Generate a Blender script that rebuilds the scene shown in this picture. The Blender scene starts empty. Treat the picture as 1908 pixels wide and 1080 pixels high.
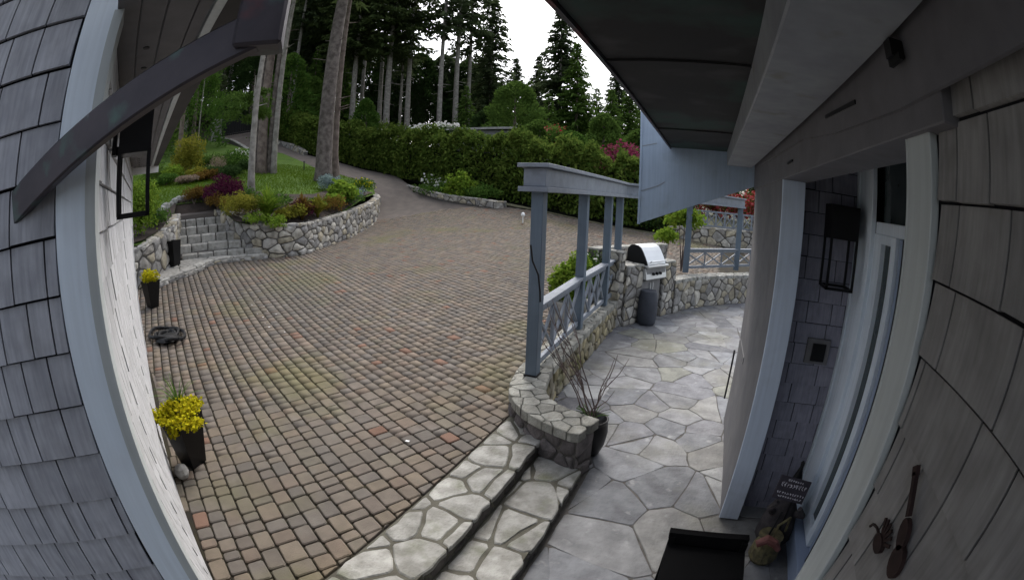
import bpy, math, random
import numpy as np
from mathutils import Matrix, Vector
from mathutils.geometry import delaunay_2d_cdt

# ------------------------------------------------------------------ camera, sky, sun, exposure
sc = bpy.context.scene
COL = sc.collection
cd = bpy.data.cameras.new('camera'); cam = bpy.data.objects.new('camera', cd); COL.objects.link(cam); sc.camera = cam
ROWS = [[0.9069162828172427, -0.1151389967071565, 0.4052725840693203],
        [0.4202902800184333, 0.18033365215482156, -0.8892895222718699],
        [0.029307618173127103, 0.9768432757294147, 0.21193932664620074]]
M = Matrix(ROWS).to_4x4(); M.translation = (0, 0, 2.5); cam.matrix_world = M
cd.type = 'PANO'; cd.panorama_type = 'FISHEYE_LENS_POLYNOMIAL'
cd.sensor_width = 36; cd.sensor_fit = 'HORIZONTAL'; cd.fisheye_fov = 3.6
cd.fisheye_polynomial_k0 = 0
cd.fisheye_polynomial_k1 = -0.06219334147943138; cd.fisheye_polynomial_k2 = -0.00025037562859657063
cd.fisheye_polynomial_k3 = 3.280186389345933e-05; cd.fisheye_polynomial_k4 = -2.1919468598771458e-06
cd.clip_start = 0.01; cd.clip_end = 2000
sc.render.engine = 'CYCLES'
sc.cycles.max_bounces = 6; sc.cycles.diffuse_bounces = 3; sc.cycles.glossy_bounces = 3; sc.cycles.transparent_max_bounces = 8
w = bpy.data.worlds.new('World'); sc.world = w; w.use_nodes = True
nt = w.node_tree; nt.nodes.clear()
sky = nt.nodes.new('ShaderNodeTexSky'); sky.sky_type = 'NISHITA'; sky.sun_disc = False
SUN_EL, SUN_AZ = math.radians(52), math.radians(-20)
sky.sun_elevation = SUN_EL; sky.sun_rotation = SUN_AZ
sky.air_density = 1.0; sky.dust_density = 4.0; sky.ozone_density = 1.0
hs = nt.nodes.new('ShaderNodeHueSaturation'); hs.inputs['Saturation'].default_value = 0.42
bg = nt.nodes.new('ShaderNodeBackground'); bg.inputs['Strength'].default_value = 0.15
wo = nt.nodes.new('ShaderNodeOutputWorld')
nt.links.new(sky.outputs[0], hs.inputs['Color']); nt.links.new(hs.outputs[0], bg.inputs[0]); nt.links.new(bg.outputs[0], wo.inputs[0])
sl = bpy.data.lights.new('sun', 'SUN'); sl.energy = 0.7; sl.angle = math.radians(18); sl.color = (1, .97, .93)
so = bpy.data.objects.new('sun', sl); COL.objects.link(so)
sd = Vector((math.sin(SUN_AZ) * math.cos(SUN_EL), math.cos(SUN_AZ) * math.cos(SUN_EL), math.sin(SUN_EL)))
so.rotation_euler = sd.to_track_quat('Z', 'Y').to_euler()
sc.view_settings.view_transform = 'Standard'; sc.view_settings.look = 'None'
sc.view_settings.exposure = 1.15; sc.view_settings.gamma = 1.0; sc.view_settings.use_curve_mapping = False

R = random.Random(7)
NR = np.random.default_rng(7)
EYE = 2.5
def rad(a): return math.radians(a)
def A(az, d, el=None, z=None):
    """survey point: bearing, distance, elevation angle as seen from eye height"""
    x, y = d * math.sin(rad(az)), d * math.cos(rad(az))
    if el is not None: z = EYE + d * math.tan(rad(el))
    return (x, y, 0 if z is None else z)

# ------------------------------------------------------------------ materials
def mat(name, c, c2=None, rough=.8, metal=0, scale=6, rnd=0, mode='obj', bump=.0, bscale=40, spec=.3, extra=None, detail=4):
    """c..c2 mixed by noise; rnd picks per-piece colour variation (obj = per object, isl = per island)"""
    m = bpy.data.materials.new(name); m.use_nodes = True
    n = m.node_tree.nodes; L = m.node_tree.links; b = n['Principled BSDF']
    b.inputs['Roughness'].default_value = rough; b.inputs['Metallic'].default_value = metal
    b.inputs['Specular IOR Level'].default_value = spec
    tc = n.new('ShaderNodeTexCoord'); geo = n.new('ShaderNodeNewGeometry')
    noi = n.new('ShaderNodeTexNoise'); noi.inputs['Scale'].default_value = scale; noi.inputs['Detail'].default_value = detail
    L.new(geo.outputs['Position'], noi.inputs['Vector'])
    mix = n.new('ShaderNodeMix'); mix.data_type = 'RGBA'
    mr = n.new('ShaderNodeMapRange'); mr.inputs[1].default_value = .35; mr.inputs[2].default_value = .65
    L.new(noi.outputs['Fac'], mr.inputs[0]); L.new(mr.outputs[0], mix.inputs[0])
    c2 = c2 or tuple(x * .8 for x in c)
    mix.inputs[6].default_value = (*c, 1); mix.inputs[7].default_value = (*c2, 1)
    out = mix.outputs[2]
    if rnd or extra:
        rv = None
        if mode == 'obj':
            oi = n.new('ShaderNodeObjectInfo'); rv = oi.outputs['Random']
        else: rv = geo.outputs['Random Per Island']
        if extra:
            cr = n.new('ShaderNodeValToRGB'); cr.color_ramp.interpolation = 'CONSTANT'
            el = cr.color_ramp.elements
            for i, (p, col) in enumerate(extra):
                if i < 2: e = el[i]; e.position = p
                else: e = el.new(p)
                e.color = (*col, 1)
            L.new(rv, cr.inputs[0])
            mx = n.new('ShaderNodeMix'); mx.data_type = 'RGBA'; mx.blend_type = 'MULTIPLY'; mx.inputs[0].default_value = 1
            L.new(cr.outputs[0], mx.inputs[6]); L.new(out, mx.inputs[7]); out = mx.outputs[2]
        if rnd:
            wn = n.new('ShaderNodeTexWhiteNoise'); wn.noise_dimensions = '1D'; L.new(rv, wn.inputs['W'])
            m2 = n.new('ShaderNodeMapRange'); m2.inputs[3].default_value = 1 - rnd; m2.inputs[4].default_value = 1 + rnd
            L.new(wn.outputs['Value'], m2.inputs[0])
            mx = n.new('ShaderNodeMix'); mx.data_type = 'RGBA'; mx.blend_type = 'MULTIPLY'; mx.inputs[0].default_value = 1
            L.new(out, mx.inputs[6]); L.new(m2.outputs[0], mx.inputs[7]); out = mx.outputs[2]
    L.new(out, b.inputs['Base Color'])
    if bump:
        nb = n.new('ShaderNodeTexNoise'); nb.inputs['Scale'].default_value = bscale; nb.inputs['Detail'].default_value = 5
        L.new(geo.outputs['Position'], nb.inputs['Vector'])
        bp = n.new('ShaderNodeBump'); bp.inputs['Strength'].default_value = bump; bp.inputs['Distance'].default_value = .02
        L.new(nb.outputs['Fac'], bp.inputs['Height']); L.new(bp.outputs[0], b.inputs['Normal'])
    return m
def grain(m, amt=.12, sc=70, zs=.05, bump=.25):
    n = m.node_tree.nodes; L = m.node_tree.links; b = n['Principled BSDF']
    src = b.inputs['Base Color'].links[0].from_socket
    geo = n.new('ShaderNodeNewGeometry'); mp = n.new('ShaderNodeMapping'); mp.inputs['Scale'].default_value = (1, 1, zs); L.new(geo.outputs['Position'], mp.inputs[0])
    no = n.new('ShaderNodeTexNoise'); no.inputs['Scale'].default_value = sc; no.inputs['Detail'].default_value = 6; L.new(mp.outputs[0], no.inputs['Vector'])
    mr = n.new('ShaderNodeMapRange'); mr.inputs[1].default_value = .3; mr.inputs[2].default_value = .7; mr.inputs[3].default_value = 1 - amt; mr.inputs[4].default_value = 1 + amt
    L.new(no.outputs['Fac'], mr.inputs[0])
    mx = n.new('ShaderNodeMix'); mx.data_type = 'RGBA'; mx.blend_type = 'MULTIPLY'; mx.inputs[0].default_value = 1
    L.new(src, mx.inputs[6]); L.new(mr.outputs[0], mx.inputs[7]); L.new(mx.outputs[2], b.inputs['Base Color'])
    bp = n.new('ShaderNodeBump'); bp.inputs['Strength'].default_value = bump; bp.inputs['Distance'].default_value = .004
    L.new(no.outputs['Fac'], bp.inputs['Height']); L.new(bp.outputs[0], b.inputs['Normal']); return m
def patch(m, col, scale, lo, hi, mask=None):
    """blend a stain colour over a material where a big noise is high"""
    n = m.node_tree.nodes; L = m.node_tree.links; b = n['Principled BSDF']
    src = b.inputs['Base Color'].links[0].from_socket
    geo = n.new('ShaderNodeNewGeometry'); no = n.new('ShaderNodeTexNoise'); no.inputs['Scale'].default_value = scale
    no.inputs['Detail'].default_value = 6; L.new(geo.outputs['Position'], no.inputs['Vector'])
    mr = n.new('ShaderNodeMapRange'); mr.inputs[1].default_value = lo; mr.inputs[2].default_value = hi
    L.new(no.outputs['Fac'], mr.inputs[0])
    mx = n.new('ShaderNodeMix'); mx.data_type = 'RGBA'; L.new(mr.outputs[0], mx.inputs[0])
    L.new(src, mx.inputs[6]); mx.inputs[7].default_value = (*col, 1); L.new(mx.outputs[2], b.inputs['Base Color'])
    return m
def leafmat(name, c, c2, c3=None, trans=.3):
    m = bpy.data.materials.new(name); m.use_nodes = True
    n = m.node_tree.nodes; L = m.node_tree.links; n.clear()
    geo = n.new('ShaderNodeNewGeometry'); cr = n.new('ShaderNodeValToRGB')
    e = cr.color_ramp.elements; e[0].color = (*c, 1); e[1].color = (*(c3 or c2), 1)
    if c3: k = e.new(.5); k.color = (*c2, 1)
    no = n.new('ShaderNodeTexNoise'); no.inputs['Scale'].default_value = .7; no.inputs['Detail'].default_value = 3
    L.new(geo.outputs['Position'], no.inputs['Vector'])
    ad = n.new('ShaderNodeMath'); ad.operation = 'MULTIPLY_ADD'; ad.inputs[1].default_value = .55
    L.new(geo.outputs['Random Per Island'], ad.inputs[0])
    mm = n.new('ShaderNodeMath'); mm.operation = 'MULTIPLY'; mm.inputs[1].default_value = .5; L.new(no.outputs['Fac'], mm.inputs[0])
    L.new(mm.outputs[0], ad.inputs[2]); L.new(ad.outputs[0], cr.inputs[0])
    d = n.new('ShaderNodeBsdfDiffuse'); t = n.new('ShaderNodeBsdfTranslucent'); mx = n.new('ShaderNodeMixShader'); mx.inputs[0].default_value = trans
    L.new(cr.outputs[0], d.inputs[0]); L.new(cr.outputs[0], t.inputs[0]); L.new(d.outputs[0], mx.inputs[1]); L.new(t.outputs[0], mx.inputs[2])
    o = n.new('ShaderNodeOutputMaterial'); L.new(mx.outputs[0], o.inputs[0])
    return m

PAV = [(0, (0.1469, 0.1242, 0.1027)), (0.2, (0.16, 0.1314, 0.1044)), (0.38, (0.1321, 0.1152, 0.1)), (0.55, (0.1655, 0.135, 0.1027)), (0.7, (0.1442, 0.1188, 0.0991)), (0.83, (0.1655, 0.1278, 0.0991)), (0.955, (0.1814, 0.1035, 0.0726)), (0.975, (0.1535, 0.1332, 0.1027))]
m_pav = mat('paver', (1, 1, 1), (.8, .8, .8), .85, scale=9, rnd=.12, mode='obj', extra=PAV, bump=.25, bscale=90)
m_pav2 = mat('paver_field', (1, 1, 1), (.82, .82, .82), .85, scale=3, rnd=.15, mode='isl', extra=PAV, bump=.2, bscale=60)
for m in (m_pav, m_pav2): patch(m, (.13, .125, .05), .55, .56, .80); patch(m, (.10, .095, .085), .33, .54, .9); patch(m, (.2, .19, .17), 2.5, .62, .95)
m_joint = mat('joint_sand', (.016, .013, .010), (.03, .026, .013), .95, scale=8)
m_road = mat('driveway', (.135, .115, .102), (.105, .09, .08), .9, scale=2.2, bump=.5, bscale=25)
m_flag = mat('flagstone', (.24, .243, .245), (.145, .145, .15), .7, scale=4.5, rnd=.2, mode='obj', bump=.5, bscale=22, detail=9,
             extra=[(0, (1, 1, 1)), (.25, (.84, .86, .9)), (.5, (1.08, 1.06, 1.0)), (.7, (.8, .8, .84)), (.88, (1.35, 1.36, 1.33)), (.94, (.95, .95, .8))])
patch(m_flag, (.15, .145, .10), .9, .52, .8); patch(m_flag, (.33, .335, .33), 7, .62, .8)
m_mortar = mat('mortar', (.12, .11, .10), (.07, .066, .06), .95, scale=10, bump=.3)
m_mort2 = mat('tread_mortar', (.115, .11, .088), (.075, .07, .055), .95, scale=8, bump=.3)
m_stone = mat('wall_stone', (.44, .425, .395), (.24, .23, .21), .9, scale=7, rnd=.25, mode='obj', bump=.6, bscale=35,
              extra=[(0, (1, 1, 1)), (.2, (.8, .78, .76)), (.4, (1.15, 1.12, 1.05)), (.6, (.95, .88, .72)), (.8, (.7, .7, .72))])
m_stone_s = mat('wall_stone_mossy', (.34, .31, .24), (.2, .18, .13), .9, scale=7, rnd=.25, mode='obj', bump=.6, bscale=35,
              extra=[(0, (1, 1, 1)), (.3, (.8, .78, .7)), (.55, (1.1, 1.05, .85)), (.8, (.75, .72, .66))])
patch(m_stone_s, (.12, .12, .04), 2.2, .52, .7)
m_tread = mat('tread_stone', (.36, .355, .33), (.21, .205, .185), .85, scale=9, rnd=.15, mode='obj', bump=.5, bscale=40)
patch(m_tread, (.16, .165, .12), 4, .55, .72)
m_stonep = mat('pale_step_stone', (.40, .385, .35), (.25, .24, .215), .9, scale=9, rnd=.15, mode='obj', bump=.6, bscale=40)
m_capw = mat('cap_stone', (.33, .325, .29), (.20, .195, .17), .9, scale=9, rnd=.22, mode='obj', bump=.6, bscale=40)
m_pier = mat('pier_stone', (.17, .15, .148), (.10, .09, .088), .9, scale=8, rnd=.25, mode='obj', bump=.6, bscale=35)
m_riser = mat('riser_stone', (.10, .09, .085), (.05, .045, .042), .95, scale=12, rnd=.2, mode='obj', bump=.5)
m_post = mat('slate_blue_paint', (.125, .16, .20), (.105, .138, .175), .55, scale=3)
m_rail = mat('grey_blue_paint', (.215, .24, .275), (.18, .20, .235), .55, scale=5)
m_trim = mat('pale_blue_paint', (.56, .63, .74), (.52, .59, .70), .5, scale=2)
m_trimL = mat('pale_blue_paint_lit', (.75, .82, .90), (.70, .78, .87), .5, scale=2)  # copy of the pale blue paint, lightened to stand in for light
m_trimg = mat('pale_grey_paint', (.52, .55, .55), (.47, .50, .50), .5, scale=3)
m_colm = mat('weathered_grey_board', (.19, .185, .19), (.15, .15, .16), .7, scale=4)
m_shA = mat('grey_shingle', (.40, .405, .44), (.33, .335, .37), .85, scale=12, rnd=.1, mode='obj', bump=.25, bscale=60)
m_shM = mat('blue_grey_shingle', (.31, .305, .37), (.26, .26, .32), .85, scale=12, rnd=.1, mode='obj', bump=.25, bscale=60)
m_shR = mat('brown_grey_shingle', (.285, .275, .268), (.235, .225, .222), .85, scale=12, rnd=.1, mode='obj', bump=.25, bscale=60)
m_shB = mat('white_shingle', (.52, .52, .53), (.44, .44, .45), .85, scale=12, rnd=.08, mode='obj', bump=.3, bscale=60)
m_shBs = mat('white_shingle_far', (.52, .52, .53), (.44, .44, .45), .85, scale=12, rnd=.08, mode='isl')
m_felt = mat('dark_backing', (.02, .02, .025), rough=.95)
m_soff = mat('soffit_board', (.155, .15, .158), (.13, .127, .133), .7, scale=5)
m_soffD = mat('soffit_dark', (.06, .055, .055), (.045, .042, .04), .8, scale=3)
m_beam = mat('roof_beam_paint', (.30, .315, .335), (.25, .26, .285), .6, scale=3)
patch(m_beam, (.22, .22, .19), 5, .62, .75)
m_beamd = mat('header_paint', (.16, .155, .165), (.135, .13, .14), .65, scale=3)
m_panel = mat('gable_board_paint', (.36, .45, .56), (.32, .40, .51), .55, scale=2.5, bump=.15, bscale=12)
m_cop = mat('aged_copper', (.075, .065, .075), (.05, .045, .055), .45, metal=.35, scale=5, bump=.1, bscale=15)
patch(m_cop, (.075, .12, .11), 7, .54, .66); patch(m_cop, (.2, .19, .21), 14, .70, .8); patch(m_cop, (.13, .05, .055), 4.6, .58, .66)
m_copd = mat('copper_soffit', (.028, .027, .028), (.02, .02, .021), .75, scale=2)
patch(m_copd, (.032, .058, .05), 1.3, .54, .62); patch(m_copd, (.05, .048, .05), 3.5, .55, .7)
m_black = mat('black_metal', (.008, .008, .009), rough=.5)
m_coal = mat('matt_black_metal', (.004, .004, .0045), rough=.95, spec=.1)
m_blackp = mat('black_pot_glaze', (.006, .006, .007), rough=.35)
m_bar = mat('barrel_plastic', (.055, .06, .075), (.045, .05, .062), .6)
m_steel = mat('stainless_steel', (.74, .75, .75), (.68, .69, .69), .34, metal=.45, scale=3, spec=.5)
m_steeld = mat('dull_steel', (.25, .25, .255), (.2, .2, .205), .5, metal=.5)
m_glass = mat('window_glass', (.05, .065, .07), rough=.06, spec=.6)
m_door = mat('door_paint', (.30, .36, .48), (.26, .32, .44), .5, scale=2)
m_bark = mat('fir_bark', (.165, .14, .125), (.075, .062, .055), .95, scale=5, bump=1, bscale=9)
m_barkr = mat('cedar_bark', (.20, .16, .135), (.105, .08, .068), .95, scale=4, bump=1, bscale=9)
m_barkg = mat('grey_bark', (.30, .28, .25), (.17, .155, .135), .95, scale=5, bump=.8, bscale=9)
m_soil = mat('soil', (.055, .04, .032), (.03, .023, .018), .95, scale=3, bump=.8, bscale=14)
m_forest = mat('forest_floor', (.045, .045, .022), (.025, .03, .012), .95, scale=.6, bump=1, bscale=3)
m_lawn = mat('lawn_grass', (.075, .14, .012), (.05, .10, .010), .9, scale=1.2, bump=1, bscale=40)
m_redp = mat('rust_metal', (.035, .018, .016), (.02, .011, .010), .8, scale=20)
m_white = mat('white_paint', (.8, .8, .8), (.7, .7, .7), .5)
m_skin = mat('pink_resin', (.24, .10, .09), (.16, .06, .05), .6, scale=20)
m_straw = mat('straw_cloth', (.16, .14, .07), (.08, .07, .045), .9, scale=25)
m_navy = mat('grey_cloth', (.07, .062, .062), (.04, .035, .04), .9, scale=20)
m_sign = mat('sign_board', (.07, .06, .075), (.05, .045, .055), .8, scale=20)
m_chalk = mat('sign_lettering', (.62, .60, .64), rough=.8)
m_roofs = mat('shed_roof', (.34, .33, .31), (.26, .25, .24), .8)
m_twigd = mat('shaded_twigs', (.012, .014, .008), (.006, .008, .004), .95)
m_twig = mat('bare_twig', (.16, .12, .11), (.09, .065, .06), .9)
l_fir = leafmat('fir_needles', (.032, .048, .02), (.06, .085, .03), (.10, .125, .045))
l_fir2 = leafmat('hemlock_needles', (.035, .052, .028), (.065, .09, .042), (.10, .13, .06))
l_ced = leafmat('cedar_sprays', (0.047, 0.085, 0.022), (0.085, 0.147, 0.031), (0.132, 0.209, 0.047))
l_hed = leafmat('laurel_leaves', (.032, .062, .013), (.088, .138, .026), (.18, .225, .05))
l_lime = leafmat('lime_leaves', (.09, .17, .02), (.17, .27, .035), (.28, .35, .05))
l_mid = leafmat('green_leaves', (0.033, 0.083, 0.017), (0.072, 0.143, 0.028), (0.132, 0.209, 0.044))
l_yel = leafmat('yellow_green_leaves', (.10, .12, .02), (.2, .2, .03), (.32, .28, .05))
l_gold = leafmat('golden_leaves', (.22, .27, .015), (.5, .46, .02), (.62, .50, .03))
l_mar = leafmat('maroon_leaves', (.035, .008, .02), (.075, .015, .038), (.12, .03, .06))
l_red = leafmat('azalea_flowers', (.14, .015, .02), (.30, .04, .045), (.45, .2, .17))
l_pink = leafmat('pink_flowers', (.12, .02, .045), (.24, .04, .09), (.32, .10, .15))
l_whi = leafmat('white_flowers', (.5, .5, .47), (.65, .65, .62), (.75, .75, .75))
l_blu = leafmat('blue_grey_leaves', (.10, .16, .15), (.2, .27, .26), (.32, .38, .38))
l_brn = leafmat('bronze_leaves', (.07, .035, .012), (.15, .09, .025), (.24, .17, .04))
l_dry = leafmat('dry_stems', (.2, .15, .11), (.3, .23, .18), (.36, .3, .24))
l_grass = leafmat('grass_blades', (.07, .12, .012), (.10, .165, .016), (.135, .205, .024))
l_dk = leafmat('dark_leaves', (0.02, 0.042, 0.013), (0.042, 0.076, 0.024), (0.067, 0.109, 0.034))

for m_, c_ in ((m_post, (.09, .11, .13)), (m_rail, (.14, .155, .17)), (m_trimL, (.66, .72, .80)), (m_trim, (.46, .52, .60)), (m_trimg, (.46, .48, .47)), (m_panel, (.29, .35, .42)), (m_beamd, (.12, .115, .12)), (m_colm, (.13, .125, .125))):
    patch(m_, c_, 5.5, .55, .85)
for m_, c_ in ((m_shA, (.28, .28, .30)), (m_shM, (.22, .22, .26)), (m_shR, (.19, .18, .17)), (m_shB, (.4, .4, .39))): patch(m_, c_, 9, .5, .85)
for m_ in (m_shA, m_shM, m_shR): grain(m_, .15, 60, .05, .5)
grain(m_shB, .1, 60, .05, .4)
for m_ in (m_post, m_trimL, m_trim, m_trimg, m_colm, m_panel): grain(m_, .07, 40, .04, .25)
for m_ in (m_rail, m_beamd, m_soff, m_beam): grain(m_, .08, 14, 1.0, .15)
# ------------------------------------------------------------------ object helpers
class MB:
    def __init__(s): s.v = []; s.f = []
    def add(s, v, f):
        o = len(s.v); s.v += [tuple(p) for p in v]; s.f += [tuple(i + o for i in q) for q in f]; return s
    def box(s, x0, x1, y0, y1, z0, z1):
        return s.add([(x0, y0, z0), (x1, y0, z0), (x1, y1, z0), (x0, y1, z0), (x0, y0, z1), (x1, y0, z1), (x1, y1, z1), (x0, y1, z1)],
                     [(0, 3, 2, 1), (4, 5, 6, 7), (0, 1, 5, 4), (1, 2, 6, 5), (2, 3, 7, 6), (3, 0, 4, 7)])
    def prism(s, poly, z0, z1):
        n = len(poly)
        zf = (lambda z, i: z[i] if isinstance(z, (list, tuple)) else z)
        v = [(p[0], p[1], zf(z0, i)) for i, p in enumerate(poly)] + [(p[0], p[1], zf(z1, i)) for i, p in enumerate(poly)]
        f = [tuple(range(n - 1, -1, -1)), tuple(range(n, 2 * n))] + [(i, (i + 1) % n, n + (i + 1) % n, n + i) for i in range(n)]
        return s.add(v, f)
    def beam(s, p, q, w, h, up=(0, 0, 1)):
        p, q = Vector(p), Vector(q); d = (q - p).normalized(); up = Vector(up)
        a = d.cross(up)
        if a.length < 1e-3: a = d.cross(Vector((0, 1, 0)))
        a.normalize(); b = a.cross(d).normalized()
        v = [c + a * (sx * w / 2) + b * (sy * h / 2) for c in (p, q) for sx, sy in ((-1, -1), (1, -1), (1, 1), (-1, 1))]
        return s.add(v, [(0, 1, 2, 3), (7, 6, 5, 4), (0, 4, 5, 1), (1, 5, 6, 2), (2, 6, 7, 3), (3, 7, 4, 0)])
    def tube(s, pts, rs, n=8, cap=True):
        pts = [Vector(p) for p in pts]; o = len(s.v); m = len(pts)
        if not isinstance(rs, (list, tuple)): rs = [rs] * m
        for i, p in enumerate(pts):
            d = (pts[min(i + 1, m - 1)] - pts[max(i - 1, 0)]).normalized()
            a = d.cross(Vector((0.3, .1, 1)) if abs(d.z) < .9 else Vector((1, 0.1, 0))).normalized(); b = d.cross(a)
            for k in range(n):
                t = 2 * math.pi * k / n
                s.v.append(tuple(p + (a * math.cos(t) + b * math.sin(t)) * rs[i]))
        for i in range(m - 1):
            for k in range(n):
                s.f.append((o + i * n + k, o + i * n + (k + 1) % n, o + (i + 1) * n + (k + 1) % n, o + (i + 1) * n + k))
        if cap: s.f.append(tuple(o + k for k in range(n - 1, -1, -1))); s.f.append(tuple(o + (m - 1) * n + k for k in range(n)))
        return s
    def lathe(s, prof, c=(0, 0, 0), n=20):
        o = len(s.v)
        for r, z in prof:
            for k in range(n): t = 2 * math.pi * k / n; s.v.append((c[0] + r * math.cos(t), c[1] + r * math.sin(t), c[2] + z))
        for i in range(len(prof) - 1):
            for k in range(n): s.f.append((o + i * n + k, o + i * n + (k + 1) % n, o + (i + 1) * n + (k + 1) % n, o + (i + 1) * n + k))
        s.f.append(tuple(o + k for k in range(n - 1, -1, -1))); s.f.append(tuple(o + (len(prof) - 1) * n + k for k in range(n)))
        return s
    def xf(s, fn): s.v = [tuple(fn(*p)) for p in s.v]; return s

def origin(parent):
    o = Vector((0, 0, 0))
    while parent is not None: o += parent.location; parent = parent.parent
    return o
def obj(name, mb, m, parent=None, bevel=0, smooth=False, local=False):
    me = bpy.data.meshes.new(name)
    o0 = origin(parent)
    v = mb.v if local or parent is None else [(p[0] - o0.x, p[1] - o0.y, p[2] - o0.z) for p in mb.v]
    me.from_pydata([tuple(p) for p in v], [], mb.f); me.materials.append(m)
    if smooth: me.shade_smooth()
    o = bpy.data.objects.new(name, me); COL.objects.link(o)
    if parent: o.parent = parent
    if bevel:
        b = o.modifiers.new('bevel', 'BEVEL'); b.width = bevel; b.segments = 1; b.limit_method = 'ANGLE'
    return o
def tag(o, label=None, cat=None, group=None, kind=None):
    for k, v in (('label', label), ('category', cat), ('group', group), ('kind', kind)):
        if v: o[k] = v
    return o
def empty(name, loc, label, cat, group=None, rz=0):
    o = bpy.data.objects.new(name, None); COL.objects.link(o); o.location = loc; o.rotation_euler = (0, 0, rz)
    o.empty_display_size = .1
    return tag(o, label, cat, group)
def big(name, V, F, m, parent=None, off=(0, 0, 0)):
    """fast quad mesh from numpy arrays"""
    me = bpy.data.meshes.new(name); n = len(V); k = len(F)
    me.vertices.add(n); me.vertices.foreach_set('co', (V - np.array(off)).astype(np.float32).ravel())
    q = F.shape[1]
    me.loops.add(k * q); me.loops.foreach_set('vertex_index', F.astype(np.int32).ravel())
    me.polygons.add(k); me.polygons.foreach_set('loop_start', np.arange(0, k * q, q, dtype=np.int32))
    me.update(calc_edges=True); me.validate(); me.materials.append(m)
    o = bpy.data.objects.new(name, me); COL.objects.link(o)
    if parent: o.parent = parent
    return o
def leaf_mesh(P, size, aspect=.5, up=.3, dirs=None, rng=NR):
    """one bent diamond (quad) per point"""
    n = len(P); size = np.broadcast_to(size, (n,)) * rng.uniform(.6, 1.3, n)
    d = rng.normal(size=(n, 3)) if dirs is None else dirs + rng.normal(size=(n, 3)) * .35
    d /= np.linalg.norm(d, axis=1)[:, None]
    k = rng.normal(size=(n, 3)); k[:, 2] += up * 3
    a = np.cross(d, k); a /= np.linalg.norm(a, axis=1)[:, None] + 1e-9
    L = size[:, None]
    V = np.stack([P - d * L * .5, P + a * L * aspect * .5, P + d * L * .5, P - a * L * aspect * .5], 1).reshape(-1, 3)
    F = np.arange(4 * n).reshape(n, 4)
    return V, F
def inpoly(x, y, poly):
    c = False; n = len(poly); j = n - 1
    for i in range(n):
        xi, yi = poly[i][:2]; xj, yj = poly[j][:2]
        if (yi > y) != (yj > y) and x < (xj - xi) * (y - yi) / (yj - yi) + xi: c = not c
        j = i
    return c
def clip(poly, nx, ny, c):
    out = []
    for i in range(len(poly)):
        p, q = poly[i], poly[(i + 1) % len(poly)]
        a, b = nx * p[0] + ny * p[1] - c, nx * q[0] + ny * q[1] - c
        if a <= 0: out.append(p)
        if (a < 0 < b) or (b < 0 < a):
            t = a / (a - b); out.append((p[0] + t * (q[0] - p[0]), p[1] + t * (q[1] - p[1])))
    return out
def cells(W0, W1, H0, H1, cw, ch, rng, jit=.42, drop=.08):
    """irregular stone cells filling a rectangle"""
    nx, ny = max(1, round((W1 - W0) / cw)), max(1, round((H1 - H0) / ch)); S = []
    for j in range(-1, ny + 1):
        for i in range(-1, nx + 1):
            S.append((W0 + (i + .5 + (.25 if j % 2 else -.25) + rng.uniform(-jit, jit)) * (W1 - W0) / nx, H0 + (j + .5 + rng.uniform(-jit, jit)) * (H1 - H0) / ny))
    S = [s for s in S if rng.random() > drop]
    out = []
    for s in S:
        p = [(W0, H0), (W1, H0), (W1, H1), (W0, H1)]
        for t in S:
            if t is s: continue
            dx, dy = t[0] - s[0], t[1] - s[1]
            if dx * dx + dy * dy > (4 * max(cw, ch)) ** 2: continue
            p = clip(p, dx, dy, (t[0] ** 2 + t[1] ** 2 - s[0] ** 2 - s[1] ** 2) / 2)
            if len(p) < 3: break
        if len(p) < 3: continue
        a = abs(sum(p[i][0] * p[(i + 1) % len(p)][1] - p[(i + 1) % len(p)][0] * p[i][1] for i in range(len(p)))) / 2
        if a > cw * ch * .06: out.append(p)
    return out
def inset(p, g):
    n = len(p); cx = sum(a[0] for a in p) / n; cy = sum(a[1] for a in p) / n
    q = p
    for i in range(n):
        a, b = p[i], p[(i + 1) % n]; dx, dy = b[0] - a[0], b[1] - a[1]; l = math.hypot(dx, dy)
        if l < 1e-6: continue
        nx, ny = dy / l, -dx / l
        if (cx - a[0]) * nx + (cy - a[1]) * ny > 0: nx, ny = -nx, -ny
        q = clip(q, nx, ny, a[0] * nx + a[1] * ny - g)
        if len(q) < 3: return None
    return q
def rough(p, amt, rng, cut=.22):
    out = []
    for i in range(len(p)):
        a, b = p[i], p[(i + 1) % len(p)]; l = math.hypot(b[0] - a[0], b[1] - a[1])
        if l < .015: continue
        out.append((a[0] + (b[0] - a[0]) * cut, a[1] + (b[1] - a[1]) * cut))
        if l > .16:
            out.append((a[0] + (b[0] - a[0]) * .5 + rng.uniform(-amt, amt), a[1] + (b[1] - a[1]) * .5 + rng.uniform(-amt, amt)))
        out.append((a[0] + (b[0] - a[0]) * (1 - cut), a[1] + (b[1] - a[1]) * (1 - cut)))
    return out if len(out) > 2 else p
def stone_piece(p, depth, base=-.02, edge=.012, crown=0.0):
    """(u,v,h) solid: skirt, rounded edge, crowned top"""
    n = len(p); cx = sum(a[0] for a in p) / n; cy = sum(a[1] for a in p) / n
    r = sum(math.hypot(a[0] - cx, a[1] - cy) for a in p) / n; k = max(.5, 1 - edge / r)
    v = [(a[0], a[1], base) for a in p] + [(a[0], a[1], depth - edge * .8) for a in p] + [(cx + (a[0] - cx) * k, cy + (a[1] - cy) * k, depth) for a in p] + [(cx, cy, depth + crown)]
    f = []
    for i in range(n):
        j = (i + 1) % n
        f += [(i, j, n + j, n + i), (n + i, n + j, 2 * n + j, 2 * n + i), (2 * n + i, 2 * n + j, 3 * n)]
    return v, f
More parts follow.
